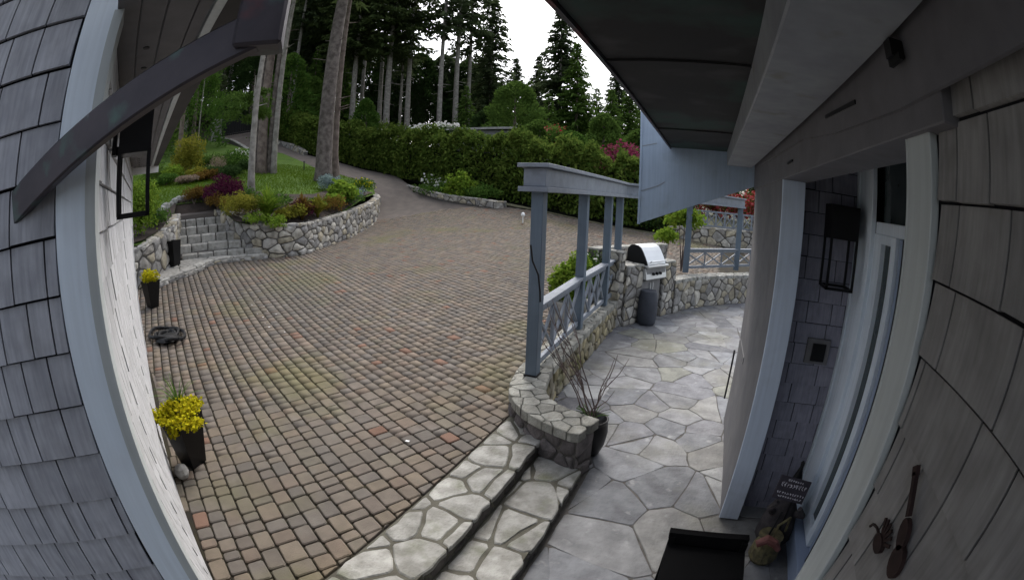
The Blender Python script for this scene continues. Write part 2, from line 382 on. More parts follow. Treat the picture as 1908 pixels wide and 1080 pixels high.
def ccw(p):
    return p if sum(p[i][0] * p[(i + 1) % len(p)][1] - p[(i + 1) % len(p)][0] * p[i][1] for i in range(len(p))) > 0 else p[::-1]
def stones(parent, polys, fmap, m, name='stone', gap=.012, depth=.03, dj=.012, edge=.014, crown=.008, amt=.012, flip=False, smooth=False, cut=.13):
    rng = R
    for p in polys:
        q = inset(ccw(p), gap)
        if not q: continue
        q = rough(q, amt, rng, cut)
        d = depth + rng.uniform(-dj, dj)
        v, f = stone_piece(q, d, edge=edge, crown=crown)
        mb = MB(); mb.add([fmap(*a) for a in v], [t[::-1] for t in f] if flip else f)
        obj(name, mb, m, parent, smooth=smooth)
class Path:
    """smoothed polyline with arc length; z values ride along"""
    def __init__(s, pts, sub=6, smooth=True):
        P = [np.array(p, float) for p in pts]; out = []
        if smooth:
            for i in range(len(P) - 1):
                p0, p1, p2, p3 = P[max(i - 1, 0)], P[i], P[i + 1], P[min(i + 2, len(P) - 1)]
                for k in range(sub):
                    t = k / sub
                    out.append(.5 * ((2 * p1) + (p2 - p0) * t + (2 * p0 - 5 * p1 + 4 * p2 - p3) * t * t + (3 * p1 - p0 - 3 * p2 + p3) * t ** 3))
            out.append(P[-1])
        else: out = P
        s.P = np.array(out); d = np.linalg.norm(np.diff(s.P[:, :2], axis=0), axis=1); s.S = np.r_[0, np.cumsum(d)]; s.L = s.S[-1]
    def at(s, t, off=0):
        t = min(max(t, 0), s.L); p = np.array([np.interp(t, s.S, s.P[:, k]) for k in range(s.P.shape[1])])
        e = .08; a = [np.interp(min(t + e, s.L), s.S, s.P[:, k]) for k in (0, 1)]; b = [np.interp(max(t - e, 0), s.S, s.P[:, k]) for k in (0, 1)]
        dx, dy = a[0] - b[0], a[1] - b[1]; l = math.hypot(dx, dy) or 1
        p[0] += dy / l * off; p[1] += -dx / l * off      # off > 0: right-hand side of travel
        return p

# ------------------------------------------------------------------ terrain heights
class RBF:
    def __init__(s, pts):
        P = np.array(pts); s.p = P[:, :2]; n = len(P)
        D = np.linalg.norm(s.p[:, None] - s.p[None], axis=2)
        K = np.zeros((n + 3, n + 3)); K[:n, :n] = np.sqrt(D * D + 1.2) - np.eye(n) * .6; K[:n, n] = 1; K[:n, n + 1:] = s.p; K[n, :n] = 1; K[n + 1:, :n] = s.p.T
        s.w = np.linalg.solve(K, np.r_[P[:, 2], 0, 0, 0])
    def __call__(s, x, y):
        x = np.asarray(x, float); y = np.asarray(y, float)
        d = np.sqrt((x[..., None] - s.p[:, 0]) ** 2 + (y[..., None] - s.p[:, 1]) ** 2 + 1.2)
        return d @ s.w[:-3] + s.w[-3] + s.w[-2] * x + s.w[-1] * y
TP = [A(a, d, z=.3) for a in (-160, -120, -100, -80, -60, -40, -20, 0) for d in (1, 4)] + [A(a, 6.8, z=.3) for a in (-60, -45, -30, -15)] + \
     [A(a, 8, z=.1) for a in (30, 60, 90, 120, 150, 180, -150)] + [A(-74, 7.1, z=.34), A(-90, 9, z=.5), A(-20, 9.5, z=.4), (-1.2, 12, .5), (1, 14, .55)]
TP += [A(a, d, el=e) for a, e, d in [(-72.4, -10.8, 9.6), (-71.2, -9.7, 10.5), (-65.5, -8.3, 11.3), (-63.4, -7.75, 11.9), (-60.3, -7.5, 12.3), (-55.3, -7.5, 12.8), (-49.6, -6.7, 14.1), (-46.1, -5.7, 16.2),
      (-44.1, -4.9, 18), (-42.7, -4.1, 20), (-41.9, -2.5, 23), (-21.7, -2.6, 19.5), (-14.9, -3.7, 19), (-4.6, -4.6, 18.5), (1, -4.7, 19), (-26.6, -1.9, 20.5), (-32.5, -1.0, 22.5), (-37.4, .4, 25), (-39.3, 1.9, 28.5),
      (-43.4, 2.7, 30), (-50.9, 4.9, 33), (-53.5, 6.7, 40), (-58.4, 7.6, 42), (-62.8, 7.2, 42), (-49.6, 3.1, 27), (-51.7, 4.2, 29), (-46.7, 2.3, 26), (-42, .9, 24.5), (-56, 6, 36), (-75, 5, 38)]]
TP += [A(a, d, z=z * k) for a, z in ((-90, 14), (-75, 17), (-60, 17), (-45, 12), (-25, 6), (0, 2), (30, .5), (90, 0), (140, 0), (180, 0), (-135, 2)) for d, k in ((70, 1), (150, 1.4), (600, 1.6))]
T = RBF(TP)
LP = [A(a, d, el=e) for a, e, d in [(-62.5, -1.3, 13.9), (-60, -2.0, 13.2), (-55.8, -3.7, 12.9), (-51.6, -3.8, 13.5), (-46.1, -2.6, 16.4), (-42.1, -.6, 23), (-72.8, -4.2, 11.3), (-70.3, -3.1, 12.2), (-68.3, -1.4, 14), (-70.2, -1.3, 14.5),
      (-54.4, 1.0, 18), (-48.8, -.6, 17), (-51.6, 2.2, 22), (-54.4, 3.5, 25.5), (-47, 1.4, 21), (-58, 1.4, 17.5), (-56.5, 3.1, 22), (-66.8, .3, 16), (-67.9, 1.9, 20), (-70.9, -.3, 15), (-66.5, 3.1, 24), (-62.9, 4.1, 27), (-60.8, 4.6, 29),
      (-63, 5.5, 33), (-62.8, 7.2, 42), (-58.6, 6.1, 36), (-75, 2, 20), (-75, 6, 40), (-49.6, 3.2, 27), (-51.7, 4.3, 29), (-46.7, 2.4, 26), (-42, 1.0, 24.5), (-85, 3, 25), (-85, 6, 45), (-80, -3, 11)]]
TL = RBF(LP)
def on(az, d, lawn=False, dz=0):
    x, y, _ = A(az, d); return (x, y, float((TL if lawn else T)(x, y)) + dz)

def sheet(name, poly, hf, step, m, dz=0, kind='structure'):
    xs = [p[0] for p in poly]; ys = [p[1] for p in poly]; pts = [Vector(p[:2]) for p in poly]; E = [(i, (i + 1) % len(poly)) for i in range(len(poly))]
    y = min(ys) + step / 2
    while y < max(ys):
        x = min(xs) + step / 2
        while x < max(xs):
            if inpoly(x, y, poly): pts.append(Vector((x + R.uniform(-.1, .1) * step, y + R.uniform(-.1, .1) * step)))
            x += step
        y += step
    v, e, f, *_ = delaunay_2d_cdt(pts, E, [], 1, 1e-4)
    P = np.array([(p.x, p.y) for p in v]); Z = hf(P[:, 0], P[:, 1]) + dz
    mb = MB(); mb.v = [(P[i, 0], P[i, 1], float(Z[i])) for i in range(len(P))]; mb.f = [tuple(t) for t in f]
    o = obj(name, mb, m, smooth=True)
    if kind: o['kind'] = kind
    return o

# ground: one big sheet, sunk below patio, driveway and island
g = np.r_[-600, -300, -180, np.arange(-120, 121, 4), 180, 300, 600].astype(float)
GX, GY = np.meshgrid(g, g); GZ = T(GX, GY) - .45
LX = (GX > -14) & (GX < 14) & (GY > -14) & (GY < 17); GZ[LX] = np.minimum(GZ[LX], -.4)
n = len(g); idx = np.arange(n * n).reshape(n, n)
F = np.stack([idx[:-1, :-1], idx[:-1, 1:], idx[1:, 1:], idx[1:, :-1]], -1).reshape(-1, 4)
o = big('ground', np.stack([GX.ravel(), GY.ravel(), GZ.ravel()], 1), F, m_forest); o['kind'] = 'structure'

# garage frame: corner, direction of the driveway face, outward normal
GD = Vector((-.95592, .29361, 0)); GN = Vector((.29361, .95592, 0)); GC = Vector((-1.372, .240, 0)); GLEN = 5.79
def gp(s, n, z): p = GC + GD * s + GN * n; return (p.x, p.y, z)
FA = Vector((-math.sin(rad(20)), -math.cos(rad(20)), 0)); FN = Vector((math.cos(rad(20)), -math.sin(rad(20)), 0))   # entry face of the garage

# driveway
WALL_C = Path([(-.815, 3.455), (-1.04, 3.52), (-1.27, 3.61), (-1.44, 3.74), (-1.58, 3.92), (-1.67, 4.2), (-1.76, 4.8), (-1.785, 6.5), (-1.785, 8.75)], 5)
def xy(az, d): return A(az, d)[:2]
drv = [(6, -14), (6, -6.2), (-1.694, -6.2), (-1.694, 3.85), (-1.75, 4.6), (-1.8, 6.5), (-1.8, 8.8), (-2.1, 9.4), (-1.45, 10.4), (-.8, 11.6), (.2, 12.6), (1.6, 13.4), (4, 15), (9, 18), (9, 20.5), xy(1, 19.3), xy(-4.6, 19), xy(-14.9, 19.6), xy(-21.7, 20.3), xy(-26.2, 20.9),  # unseen stretch behind the camera added to bounce light onto the walls
       xy(-32.5, 22.8), xy(-37.4, 25.3), xy(-39.3, 28.8), xy(-43.4, 30.3), xy(-50.9, 33.2), xy(-53.5, 40), xy(-57.5, 43), xy(-57, 50), xy(-64, 50), xy(-63, 42), xy(-58.6, 36.2), xy(-54, 32.5), xy(-51.7, 28.8), xy(-49.6, 26.8), xy(-46.7, 25.8), xy(-42.8, 24.4),
       xy(-42.4, 23), xy(-43.2, 20), xy(-44.5, 18.2), xy(-46.5, 16.4), xy(-50, 14.4), xy(-55.5, 13), xy(-60.2, 12.8), xy(-63.4, 12.2), xy(-65.5, 11.6), xy(-71.2, 10.8), xy(-80, 10.5), gp(7.5, -2, 0)[:2], gp(GLEN, -.02, 0)[:2], gp(0, -.02, 0)[:2], (-1.372 + FA.x * 2, .24 + FA.y * 2), (-2.6, -14)]
sheet('driveway', drv, T, 1.2, m_road, -.03)
near = [p for p in drv]
# pavers: courses along bearing 110, across bearing 20
E1 = (math.sin(rad(110)), math.cos(rad(110))); E2 = (math.sin(rad(20)), math.cos(rad(20)))
ROT = np.array(ROWS)
def frame_px(p):
    c = ROT.T @ (np.array(p) - np.array([0, 0, EYE])); c = c / np.linalg.norm(c); th = math.acos(max(-1, min(1, -c[2]))); r = th
    for _ in range(8): r -= (.99430944 * r + .01701873 * r ** 3 + .04486575 * r ** 5 - th) / (.99430944 + .0510562 * r * r + .2243 * r ** 4)
    s = math.hypot(c[0], c[1]) or 1; return 954 + 840 * r * c[0] / s, 540 - 840 * r * c[1] / s
pav = []; v0 = -14.0
PR = random.Random(3)
while v0 < 19:
    h = PR.choice((.14, .14, .14, .175)); u0 = -26 + PR.uniform(0, .2)
    while u0 < 9:
        wd = PR.choice((.105, .14, .14, .14, .20, .21, .21, .175)); uc, vc = u0 + wd / 2, v0 + h / 2
        x, y = E1[0] * uc + E2[0] * vc, E1[1] * uc + E2[1] * vc
        d = math.hypot(x, y)
        if d < 21 and -83 < math.degrees(math.atan2(x, y)) < 2 and y > -.3 and (inpoly(x, y, near) or (-1.80 < x < -1.60 and -.3 < y < 3.9)): pav.append((d, x, y, wd, h))
        u0 += wd
    v0 += h
ZP = T(np.array([p[1] for p in pav]), np.array([p[2] for p in pav]))
vis = []
for i, (d, x, y, wd, h) in enumerate(pav):
    if d < 7.5:
        px, py = frame_px((x, y, .3))
        if -10 < px < 1918 and -10 < py < 1090: vis.append((wd * h * (EYE - .3) / (d * d + 4.8) ** 1.5, i))
vis.sort(reverse=True); solo = set(i for _, i in vis[:270])
drive = bpy.data.objects['driveway']
dirx = math.atan2(E1[1], E1[0])
def paver_mb(wd, h, k, dz=0.0, ch=True):
    a, b = wd / 2 - .0058, h / 2 - .0058; e = .008; rr = random.Random(k); j = lambda: rr.uniform(-.004, .004)
    c = [(-a + j(), -b + j()), (a + j(), -b + j()), (a + j(), b + j()), (-a + j(), b + j())]
    q = []
    for i in range(4):
        p0, p, p1 = c[i - 1], c[i], c[(i + 1) % 4]
        for t in (p0, p1):
            l = math.hypot(t[0] - p[0], t[1] - p[1]); q.append((p[0] + (t[0] - p[0]) / l * .014, p[1] + (t[1] - p[1]) / l * .014))
    n = 8; v = [(x, y, -.04) for x, y in q] + [(x, y, .001) for x, y in q] + [(x * (1 - e / a), y * (1 - e / b), .009) for x, y in q]
    f = [(i, (i + 1) % n, n + (i + 1) % n, n + i) for i in range(n)] + [(n + i, n + (i + 1) % n, 2 * n + (i + 1) % n, 2 * n + i) for i in range(n)] + [tuple(range(2 * n, 3 * n))]
    mb = MB(); mb.v = v; mb.f = f; return mb
cache = {}
def corners(i):
    d, x, y, wd, h = pav[i]; a, b = wd / 2 - .007, h / 2 - .007
    return [(x + E1[0] * u + E2[0] * v, y + E1[1] * u + E2[1] * v) for u, v in ((-a, -b), (a, -b), (a, b), (-a, b))]
edge = set(i for i in range(len(pav)) if -1.85 < pav[i][1] < -1.5 and pav[i][2] < 4 and max(c[0] for c in corners(i)) > -1.70)
for i in edge:
    q = clip(ccw(corners(i)), 1, 0, -1.702)
    if len(q) < 3: continue
    q = rough(q, .002, PR, .08); mb = MB(); v, f = stone_piece(q, .009, base=-.02, edge=.009); mb.add([(a, b, float(ZP[i]) + c) for a, b, c in v], f); obj('paver', mb, m_pav, drive)
solo -= edge
for i in solo:
    d, x, y, wd, h = pav[i]; key = (wd, h, i % 4)
    if key not in cache:
        me = bpy.data.meshes.new('paver'); mb = paver_mb(*key); me.from_pydata(mb.v, [], mb.f); me.materials.append(m_pav); cache[key] = me
    o = bpy.data.objects.new('paver', cache[key]); COL.objects.link(o); o.parent = drive
    o.location = (x, y, float(ZP[i]) + PR.uniform(-.003, .003)); o.rotation_euler = (PR.uniform(-.012, .012), PR.uniform(-.012, .012), dirx + PR.uniform(-.02, .02))
rest = [i for i in range(len(pav)) if i not in solo and i not in edge]
V = []; 
for i in rest:
    d, x, y, wd, h = pav[i]; a, b = wd / 2 - .006, h / 2 - .006; an = PR.uniform(-.02, .02); e = .009
    c1, s1 = math.cos(an), math.sin(an); zj = PR.uniform(-.003, .003); tx, ty = PR.uniform(-.02, .02), PR.uniform(-.02, .02)
    for (k, zz) in ((1, -.03), (0, .008)):
        for sx, sy in ((-1, -1), (1, -1), (1, 1), (-1, 1)):
            uu, vv = sx * (a - (0 if k else e)), sy * (b - (0 if k else e)); uu, vv = uu * c1 - vv * s1, uu * s1 + vv * c1
            V.append((x + E1[0] * uu + E2[0] * vv, y + E1[1] * uu + E2[1] * vv, zz + zj + (tx * uu + ty * vv)))
V = np.array(V); V[:, 2] += T(V[:, 0], V[:, 1])
F = np.array([(4, 5, 6, 7), (0, 1, 5, 4), (1, 2, 6, 5), (2, 3, 7, 6), (3, 0, 4, 7)])
F = (F[None] + 8 * np.arange(len(rest))[:, None, None]).reshape(-1, 4)
if E1[0] * E2[1] - E1[1] * E2[0] < 0: F = F[:, ::-1]
o = big('paver_field', V, F, m_pav2, drive); o['kind'] = 'stuff'
# sandy joint bed under pavers
bed = [p for p in drv if math.hypot(*p) < 17.5]
hull = [(-1.694, -2), (-1.694, 3.85), (-1.8, 6.5), (-1.8, 8.8), (-2.1, 9.4), (-1.2, 11), (.2, 12.6), (2, 13.5), (1.5, 19), xy(-4.6, 18.8), xy(-15, 19), xy(-24, 19.4), xy(-32, 20), xy(-40, 20.4), xy(-43.2, 20), xy(-44.5, 18.2), xy(-46.5, 16.4), xy(-50, 14.4), xy(-55.5, 13), xy(-60.2, 12.8), xy(-63.4, 12.2), xy(-65.5, 11.6), xy(-71.2, 10.8), xy(-80, 10.5), gp(7.5, -2, 0)[:2], gp(GLEN, -.02, 0)[:2], gp(0, -.02, 0)[:2], (-1.372 + FA.x * 2, .24 + FA.y * 2)]
sheet('paving_sand', hull, T, .8, m_joint, -.012)
# fallen petals
mb = MB()
for px, d in [(-58.6, 8.7), (-58.2, 8.9), (-57.7, 9), (-57.0, 8.6), (-56.4, 8.7), (-56.6, 8.3), (-57.3, 8), (-57.1, 7.7), (-56.6, 7.5), (-56.2, 7.6), (-54.6, 7.2), (-39.1, 3.6), (-55.5, 8.1), (-58, 8.2)]:
    x, y, _ = A(px, d); z = float(T(x, y)) + .014; s = R.uniform(.018, .034); a = R.uniform(0, 3)
    mb.add([(x + s * math.cos(a + t), y + s * .6 * math.sin(a + t), z + (.006 if t > 2 else 0)) for t in (0, 1.6, 3.1, 4.7)], [(0, 1, 2, 3)])
o = obj('fallen_petal', mb, m_white); tag(o, 'white petals scattered over the middle of the brick driveway', 'petals', kind='stuff')

# ------------------------------------------------------------------ patio
patio = empty('patio', (0, 0, 0), None, None); patio['kind'] = 'structure'
mb = MB(); mb.box(-2, 6, 3.2, 16, -.3, .003); mb.box(-.9, 6, -6.2, 3.2, -.3, .003); obj('mortar_bed', mb, m_mortar, patio)  # slab carried on behind the camera, unseen, to bounce light
rng = random.Random(11); fl = []
for p in cells(-1.75, 2.6, -1, 13.2, .42, .37, rng, .60, .26):
    cx = sum(a[0] for a in p) / len(p); cy = sum(a[1] for a in p) / len(p)
    if cy < 3.35: p = clip(p, -1, 0, .765)
    if len(p) > 2: fl.append(p)
stones(patio, fl, lambda u, v, h: (u, v, h), m_flag, 'flagstone', gap=.0045, depth=.008, dj=.002, edge=.006, crown=.0, amt=.018, cut=.05)

# ------------------------------------------------------------------ stone steps from driveway to patio
steps = empty('stone_steps', (-1.2, 1.2, 0), 'two grey flagstone steps leading down from the brick driveway to the patio', 'steps')
mb = MB(); mb.box(-1.69, -1.235, -6.2, 3.75, -.05, .297); mb.box(-1.235, -.80, -6.2, 3.4, -.05, .147); obj('mortar_bed', mb, m_mort2, steps)
rng = random.Random(5)
for (x0, x1, z, y1) in ((-1.69, -1.205, .285, 3.72), (-1.235, -.77, .135, 3.4)):
    ps = cells(x0, x1, -1.5, y1, .30, .40, rng, .36)
    stones(steps, ps, lambda u, v, h, z=z: (u, v, z + h), m_tread, 'tread_stone', gap=.012, depth=.02, dj=.004, edge=.010, crown=.003, amt=.018, cut=.1)
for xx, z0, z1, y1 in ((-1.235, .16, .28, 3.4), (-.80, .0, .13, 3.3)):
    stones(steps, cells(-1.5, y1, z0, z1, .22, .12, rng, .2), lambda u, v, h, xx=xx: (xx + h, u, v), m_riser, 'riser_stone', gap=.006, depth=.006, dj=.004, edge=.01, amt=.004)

# ------------------------------------------------------------------ low curved patio wall
def strip_core(P, w0, w1, zb, zt, name, m, parent):
    mb = MB(); n = 40
    for k in range(n + 1):
        t = P.L * k / n
        for off in (w0, w1):
            p = P.at(t, off)
            for z in (zb, zt): mb.v.append((p[0], p[1], z(t, p) if callable(z) else z))
    for k in range(n):
        a = 4 * k; b = a + 4
        mb.f += [(a, b, b + 1, a + 1), (a + 3, b + 3, b + 2, a + 2), (a + 1, b + 1, b + 3, a + 3), (a, a + 2, b + 2, b)]
    mb.f += [(0, 1, 3, 2), (4 * n, 4 * n + 2, 4 * n + 3, 4 * n + 1)]
    return obj(name, mb, m, parent)
lw = empty('curved_stone_wall', (-1.6, 5, 0), 'low curved rubble stone wall with mossy cap between driveway and patio', 'stone wall')
HW = .15
strip_core(WALL_C, -HW, HW, -.05, .47, 'mortar', m_mortar, lw)
rng = random.Random(21)
def on_face(P, side, hw, z_off=0): return lambda u, v, h: (*P.at(u, side * (hw + h))[:2], v + z_off)
for side, s0 in ((1, 0), (-1, 0)):
    stones(lw, cells(s0, WALL_C.L, .0, .46, .20, .14, rng), on_face(WALL_C, side, HW), m_stone_s if side == 1 else m_pier, 'stone', gap=.01, depth=.025, dj=.012, edge=.02, crown=.01, flip=(side == -1), amt=.01)
p0 = WALL_C.at(0); n0 = WALL_C.at(0, 1) - p0; t0 = np.array([-n0[1], n0[0]])
t0 = WALL_C.at(.1) - p0; t0 = t0[:2] / np.linalg.norm(t0[:2])
stones(lw, cells(-HW, HW, 0, .46, .2, .17, rng, .3), lambda u, v, h: (p0[0] + n0[0] * u - t0[0] * h, p0[1] + n0[1] * u - t0[1] * h, v), m_pier, 'stone', gap=.008, depth=.022, dj=.01, edge=.018, crown=.008, amt=.008)
cap = cells(-.03, WALL_C.L, -HW - .045, HW + .045, .19, .15, rng, .36)
stones(lw, cap, lambda u, v, h: (*(WALL_C.at(u, v)[:2] if u >= 0 else (p0[0] + n0[0] * v + t0[0] * u, p0[1] + n0[1] * v + t0[1] * u)), .47 + h), m_capw, 'cap_stone', gap=.004, depth=.07, dj=.004, edge=.008, crown=.002, flip=True, amt=.01, cut=.07)

# ------------------------------------------------------------------ pergola and railing
per = empty('pergola', (-1.78, 6.5, .54), 'slate blue pergola posts and roof beam with crossed railing on the stone wall', 'pergola')
PX = -1.775; ZR = 1.33
posts = [(-1.70, 4.34, .54), (PX, 6.29, .54), (PX, 7.93, .54), (-1.745, 8.80, .54)]
for i, (x, y, z) in enumerate(posts):
    mb = MB(); mb.box(x - .065, x + .065, y - .065, y + .065, z, 2.53); obj('post', mb, m_post, per, bevel=.006)
mb = MB(); mb.box(posts[0][0] - .075, posts[0][0] + .075, 4.265, 4.415, .535, .56); obj('post_base', mb, m_black, per)
C1, C2 = (-1.72, 4.24), (-1.745, 8.92)
def beamseg(p, q, w, z0, z1, m, name='beam'):
    mb = MB(); mb.beam((p[0], p[1], (z0 + z1) / 2), (q[0], q[1], (z0 + z1) / 2), w, z1 - z0); return obj(name, mb, m, per, bevel=.004)
beamseg(C1, C2, .24, 2.575, 2.765, m_rail)
beamseg((C1[0], C1[1] - .05), (C2[0], C2[1] + .03), .32, 2.52, 2.572, m_rail, 'beam_trim')
beamseg((C1[0], C1[1] - .06), (C2[0], C2[1] + .04), .34, 2.768, 2.81, m_rail, 'beam_crown')
D2 = (1.01, 13.76)
beamseg((C2[0], C2[1] - .05), D2, .24, 2.573, 2.763, m_rail); beamseg((C2[0], C2[1] - .1), D2, .32, 2.518, 2.570, m_rail, 'beam_trim'); beamseg((C2[0], C2[1] - .1), D2, .34, 2.766, 2.808, m_rail, 'beam_crown')
postB = (-.49, 12.0); postC = (.98, 13.6); postD = (2.4, 15.1)
for p in (postB, postC, postD):
    mb = MB(); mb.box(p[0] - .08, p[0] + .08, p[1] - .08, p[1] + .08, .7, 2.53); obj('post', mb, m_post, per, bevel=.006)
def railing(p, q, zb, zt, npan, wt=.13):
    p, q = Vector((*p, 0)), Vector((*q, 0)); Z = Vector((0, 0, 1)); d = q - p
    def bm(a, b, w, h, nm): mb = MB(); mb.beam(a, b, w, h); obj(nm, mb, m_rail, per, bevel=.003)
    bm(p + Z * (zt - .02), q + Z * (zt - .02), wt, .04, 'top_rail'); bm(p + Z * (zt - .075), q + Z * (zt - .075), .05, .07, 'sub_rail')
    bm(p + Z * (zb + .035), q + Z * (zb + .035), .05, .07, 'bottom_rail')
    z0, z1 = zb + .075, zt - .115
    for k in range(npan):
        a, b = p + d * (k / npan), p + d * ((k + 1) / npan)
        bm(a + Z * z0, b + Z * z1, .035, .035, 'brace'); bm(a + Z * z1, b + Z * z0, .028, .035, 'brace')
        if k: bm(a + Z * z0, a + Z * z1, .04, .04, 'baluster')
railing((-1.71, 4.42), (PX, 6.22), .60, ZR, 3); railing((PX, 6.36), (PX, 7.86), .60, ZR, 3); railing((PX, 8.0), (-1.75, 8.73), .60, ZR, 1)
railing(postB, postC, .80, ZR, 3); railing(postC, postD, .80, ZR, 3)
mb = MB(); mb.tube([A(-22.3, 4.22, el=-6.5), A(-22.0, 4.2, el=-8.5), A(-21.2, 4.2, el=-10.2), A(-20.9, 4.2, el=-12.3), A(-20.8, 4.2, el=-13.6)], .009, 6)
o = obj('cable', mb, m_black); tag(o, 'thin black cable hanging loose on the nearest pergola post', 'cable')

# ------------------------------------------------------------------ grill counter and patio end wall
ga = math.atan2(.89, .455); GO = Vector((-1.415, 8.62, 0)); gx = Vector((math.cos(ga), math.sin(ga), 0)); gy = Vector((-math.sin(ga), math.cos(ga), 0))
def gl(s, t, z): p = GO + gx * s + gy * t; return (p.x, p.y, z)      # s along the front, t depth into the counter
ctr = empty('grill_counter', (GO.x, GO.y, 0), 'rubble stone counter with raised back wall built around the grill', 'stone counter')
def block(parent, s0, s1, t0, t1, z0, z1, cell=.26, faces='ftrl', m=None, ch=.18):
    m = m or m_stone
    mb = MB(); mb.box(s0 + .02, s1 - .02, t0 + .02, t1 - .02, z0, z1 - .02); mb.xf(lambda a, b, c: gl(a, b, c)); obj('mortar', mb, m_mortar, parent)
    kw = dict(gap=.009, depth=.0, dj=.008, edge=.018, crown=.012, amt=.01)
    def off(base, h): return base
    if 'f' in faces: stones(parent, cells(s0, s1, z0, z1, cell, ch, rng), lambda u, v, h: gl(u, t0 + .012 - h, v), m, **kw)
    if 'r' in faces: stones(parent, cells(t0, t1, z0, z1, cell, ch, rng), lambda u, v, h: gl(s1 - .012 + h, u, v), m, **kw)
    if 'l' in faces: stones(parent, cells(t0, t1, z0, z1, cell, ch, rng), lambda u, v, h: gl(s0 + .012 - h, u, v), m, flip=True, **kw)
    if 't' in faces: stones(parent, cells(s0 - .01, s1 + .01, t0 - .01, t1 + .01, cell * 1.1, cell, rng), lambda u, v, h: gl(u, v, z1 + h), m_tread, 'cap_stone', gap=.007, depth=.02, dj=.004, edge=.01, crown=.002, amt=.01)
block(ctr, -.1, .45, 0, .62, 0, 1.2)
block(ctr, 1.25, 1.78, 0, .62, 0, 1.2)
block(ctr, .45, 1.25, .1, .62, 0, .28, faces='f')
block(ctr, -.30, -.11, .05, .45, 0, 1.48, cell=.18)
block(ctr, -.3, 2.3, .62, .92, 0, 1.47, faces='ft')
mb = MB(); mb.box(.47, 1.23, .1, .6, .28, .86); mb.xf(gl); obj('cabinet', mb, m_steeld, ctr)
for a, b in ((.49, .845), (.855, 1.21)):
    mb = MB(); mb.box(a, b, .075, .1, .31, .84); mb.xf(gl); d_ = obj('cabinet_door', mb, m_steeld, ctr, bevel=.004)
    xh = b - .04 if a < .6 else a + .04
    mb = MB(); mb.box(xh - .01, xh + .01, .045, .075, .6, .8); mb.xf(gl); obj('handle', mb, m_steel, d_)
wp = Path([(-.62, 10.15), (-.46, 10.47), (-.2, 10.94), (.49, 11.7), (1.17, 12.3), (2.2, 13.3), (3, 14.2)], 4)
ew = empty('patio_end_wall', (.5, 11.8, 0), 'rubble stone wall under the far railing at the end of the patio', 'stone wall')
strip_core(wp, -.35, .0, -.05, .70, 'mortar', m_mortar, ew)
stones(ew, cells(0, wp.L, 0, .71, .24, .17, rng), lambda u, v, h: (*wp.at(u, .0 + h)[:2], v), m_stone, gap=.009, depth=.022, dj=.014, edge=.02, crown=.014, amt=.01)
stones(ew, cells(0, wp.L, -.38, .03, .34, .22, rng, .3), lambda u, v, h: (*wp.at(u, v)[:2], .71 + h), m_tread, 'cap_stone', gap=.007, depth=.06, dj=.005, edge=.012, amt=.01, flip=True)

# grill
gr = empty('gas_grill', gl(.85, .1, .86), 'stainless steel gas grill with closed lid set into the stone counter', 'grill')
def gobj(name, mb, m, par=gr, **k): mb.xf(gl); return obj(name, mb, m, par, **k)
mb = MB(); mb.box(.49, 1.21, -.04, .58, .87, 1.2); gobj('firebox', mb, m_steeld, bevel=.01)
mb = MB(); mb.add([(.47, -.06, .9), (1.23, -.06, .9), (1.23, -.02, 1.12), (.47, -.02, 1.12), (.47, .05, .9), (1.23, .05, .9), (1.23, .05, 1.12), (.47, .05, 1.12)],
       [(0, 1, 2, 3), (5, 4, 7, 6), (3, 2, 6, 7), (4, 5, 1, 0), (1, 5, 6, 2), (4, 0, 3, 7)])
cp = gobj('control_panel', mb, m_steel, bevel=.004)
for s in (.72, .85, .98):
    mb = MB(); mb.tube([(s, -.035, 1.01), (s, -.085, 1.0)], [.032, .027], 12); gobj('knob', mb, m_black, cp)
mb = MB(); mb.box(.47, 1.23, -.10, .04, 1.15, 1.185); gobj('front_ledge', mb, m_steel, bevel=.006)
prof = [(-.04, 1.20), (-.02, 1.25), (.04, 1.36), (.11, 1.47), (.16, 1.53), (.23, 1.57), (.33, 1.58), (.41, 1.56), (.47, 1.50), (.49, 1.40), (.49, 1.2)]
mb = MB(); n = len(prof)
mb.v = [(s, t, z) for s in (.49, .515, 1.185, 1.21) for t, z in prof]
mid = [(n + i, n + (i + 1) % n, 2 * n + (i + 1) % n, 2 * n + i) for i in range(n)]
mb.f = mid; lid = gobj('lid', mb, m_steel)
for s0, s1 in ((.485, .515), (1.185, 1.215)):
    mb = MB(); mb.v = [(s0, t, z) for t, z in prof] + [(s1, t, z) for t, z in prof]
    mb.f = [tuple(range(n - 1, -1, -1)), tuple(range(n, 2 * n))] + [(i, (i + 1) % n, n + (i + 1) % n, n + i) for i in range(n)]
    gobj('lid_end', mb, m_black, lid)
mb = MB(); mb.tube([(.58, -.045, 1.25), (.58, -.085, 1.265), (1.12, -.085, 1.265), (1.12, -.045, 1.25)], .014, 8); gobj('lid_handle', mb, m_steel, lid)

# barrel
prof = [(.165, 0), (.19, .04), (.205, .15), (.21, .3), (.205, .45), (.185, .6), (.165, .68), (.16, .70)]
mb = MB(); mb.lathe(prof, (-1.07, 8.98, .01), 24); o = obj('barrel_bin', mb, m_bar, smooth=False)
tag(o, 'dark grey barrel shaped bin with a flat lid on the patio by the grill', 'bin')
for p in o.data.polygons: p.use_smooth = len(p.vertices) == 4

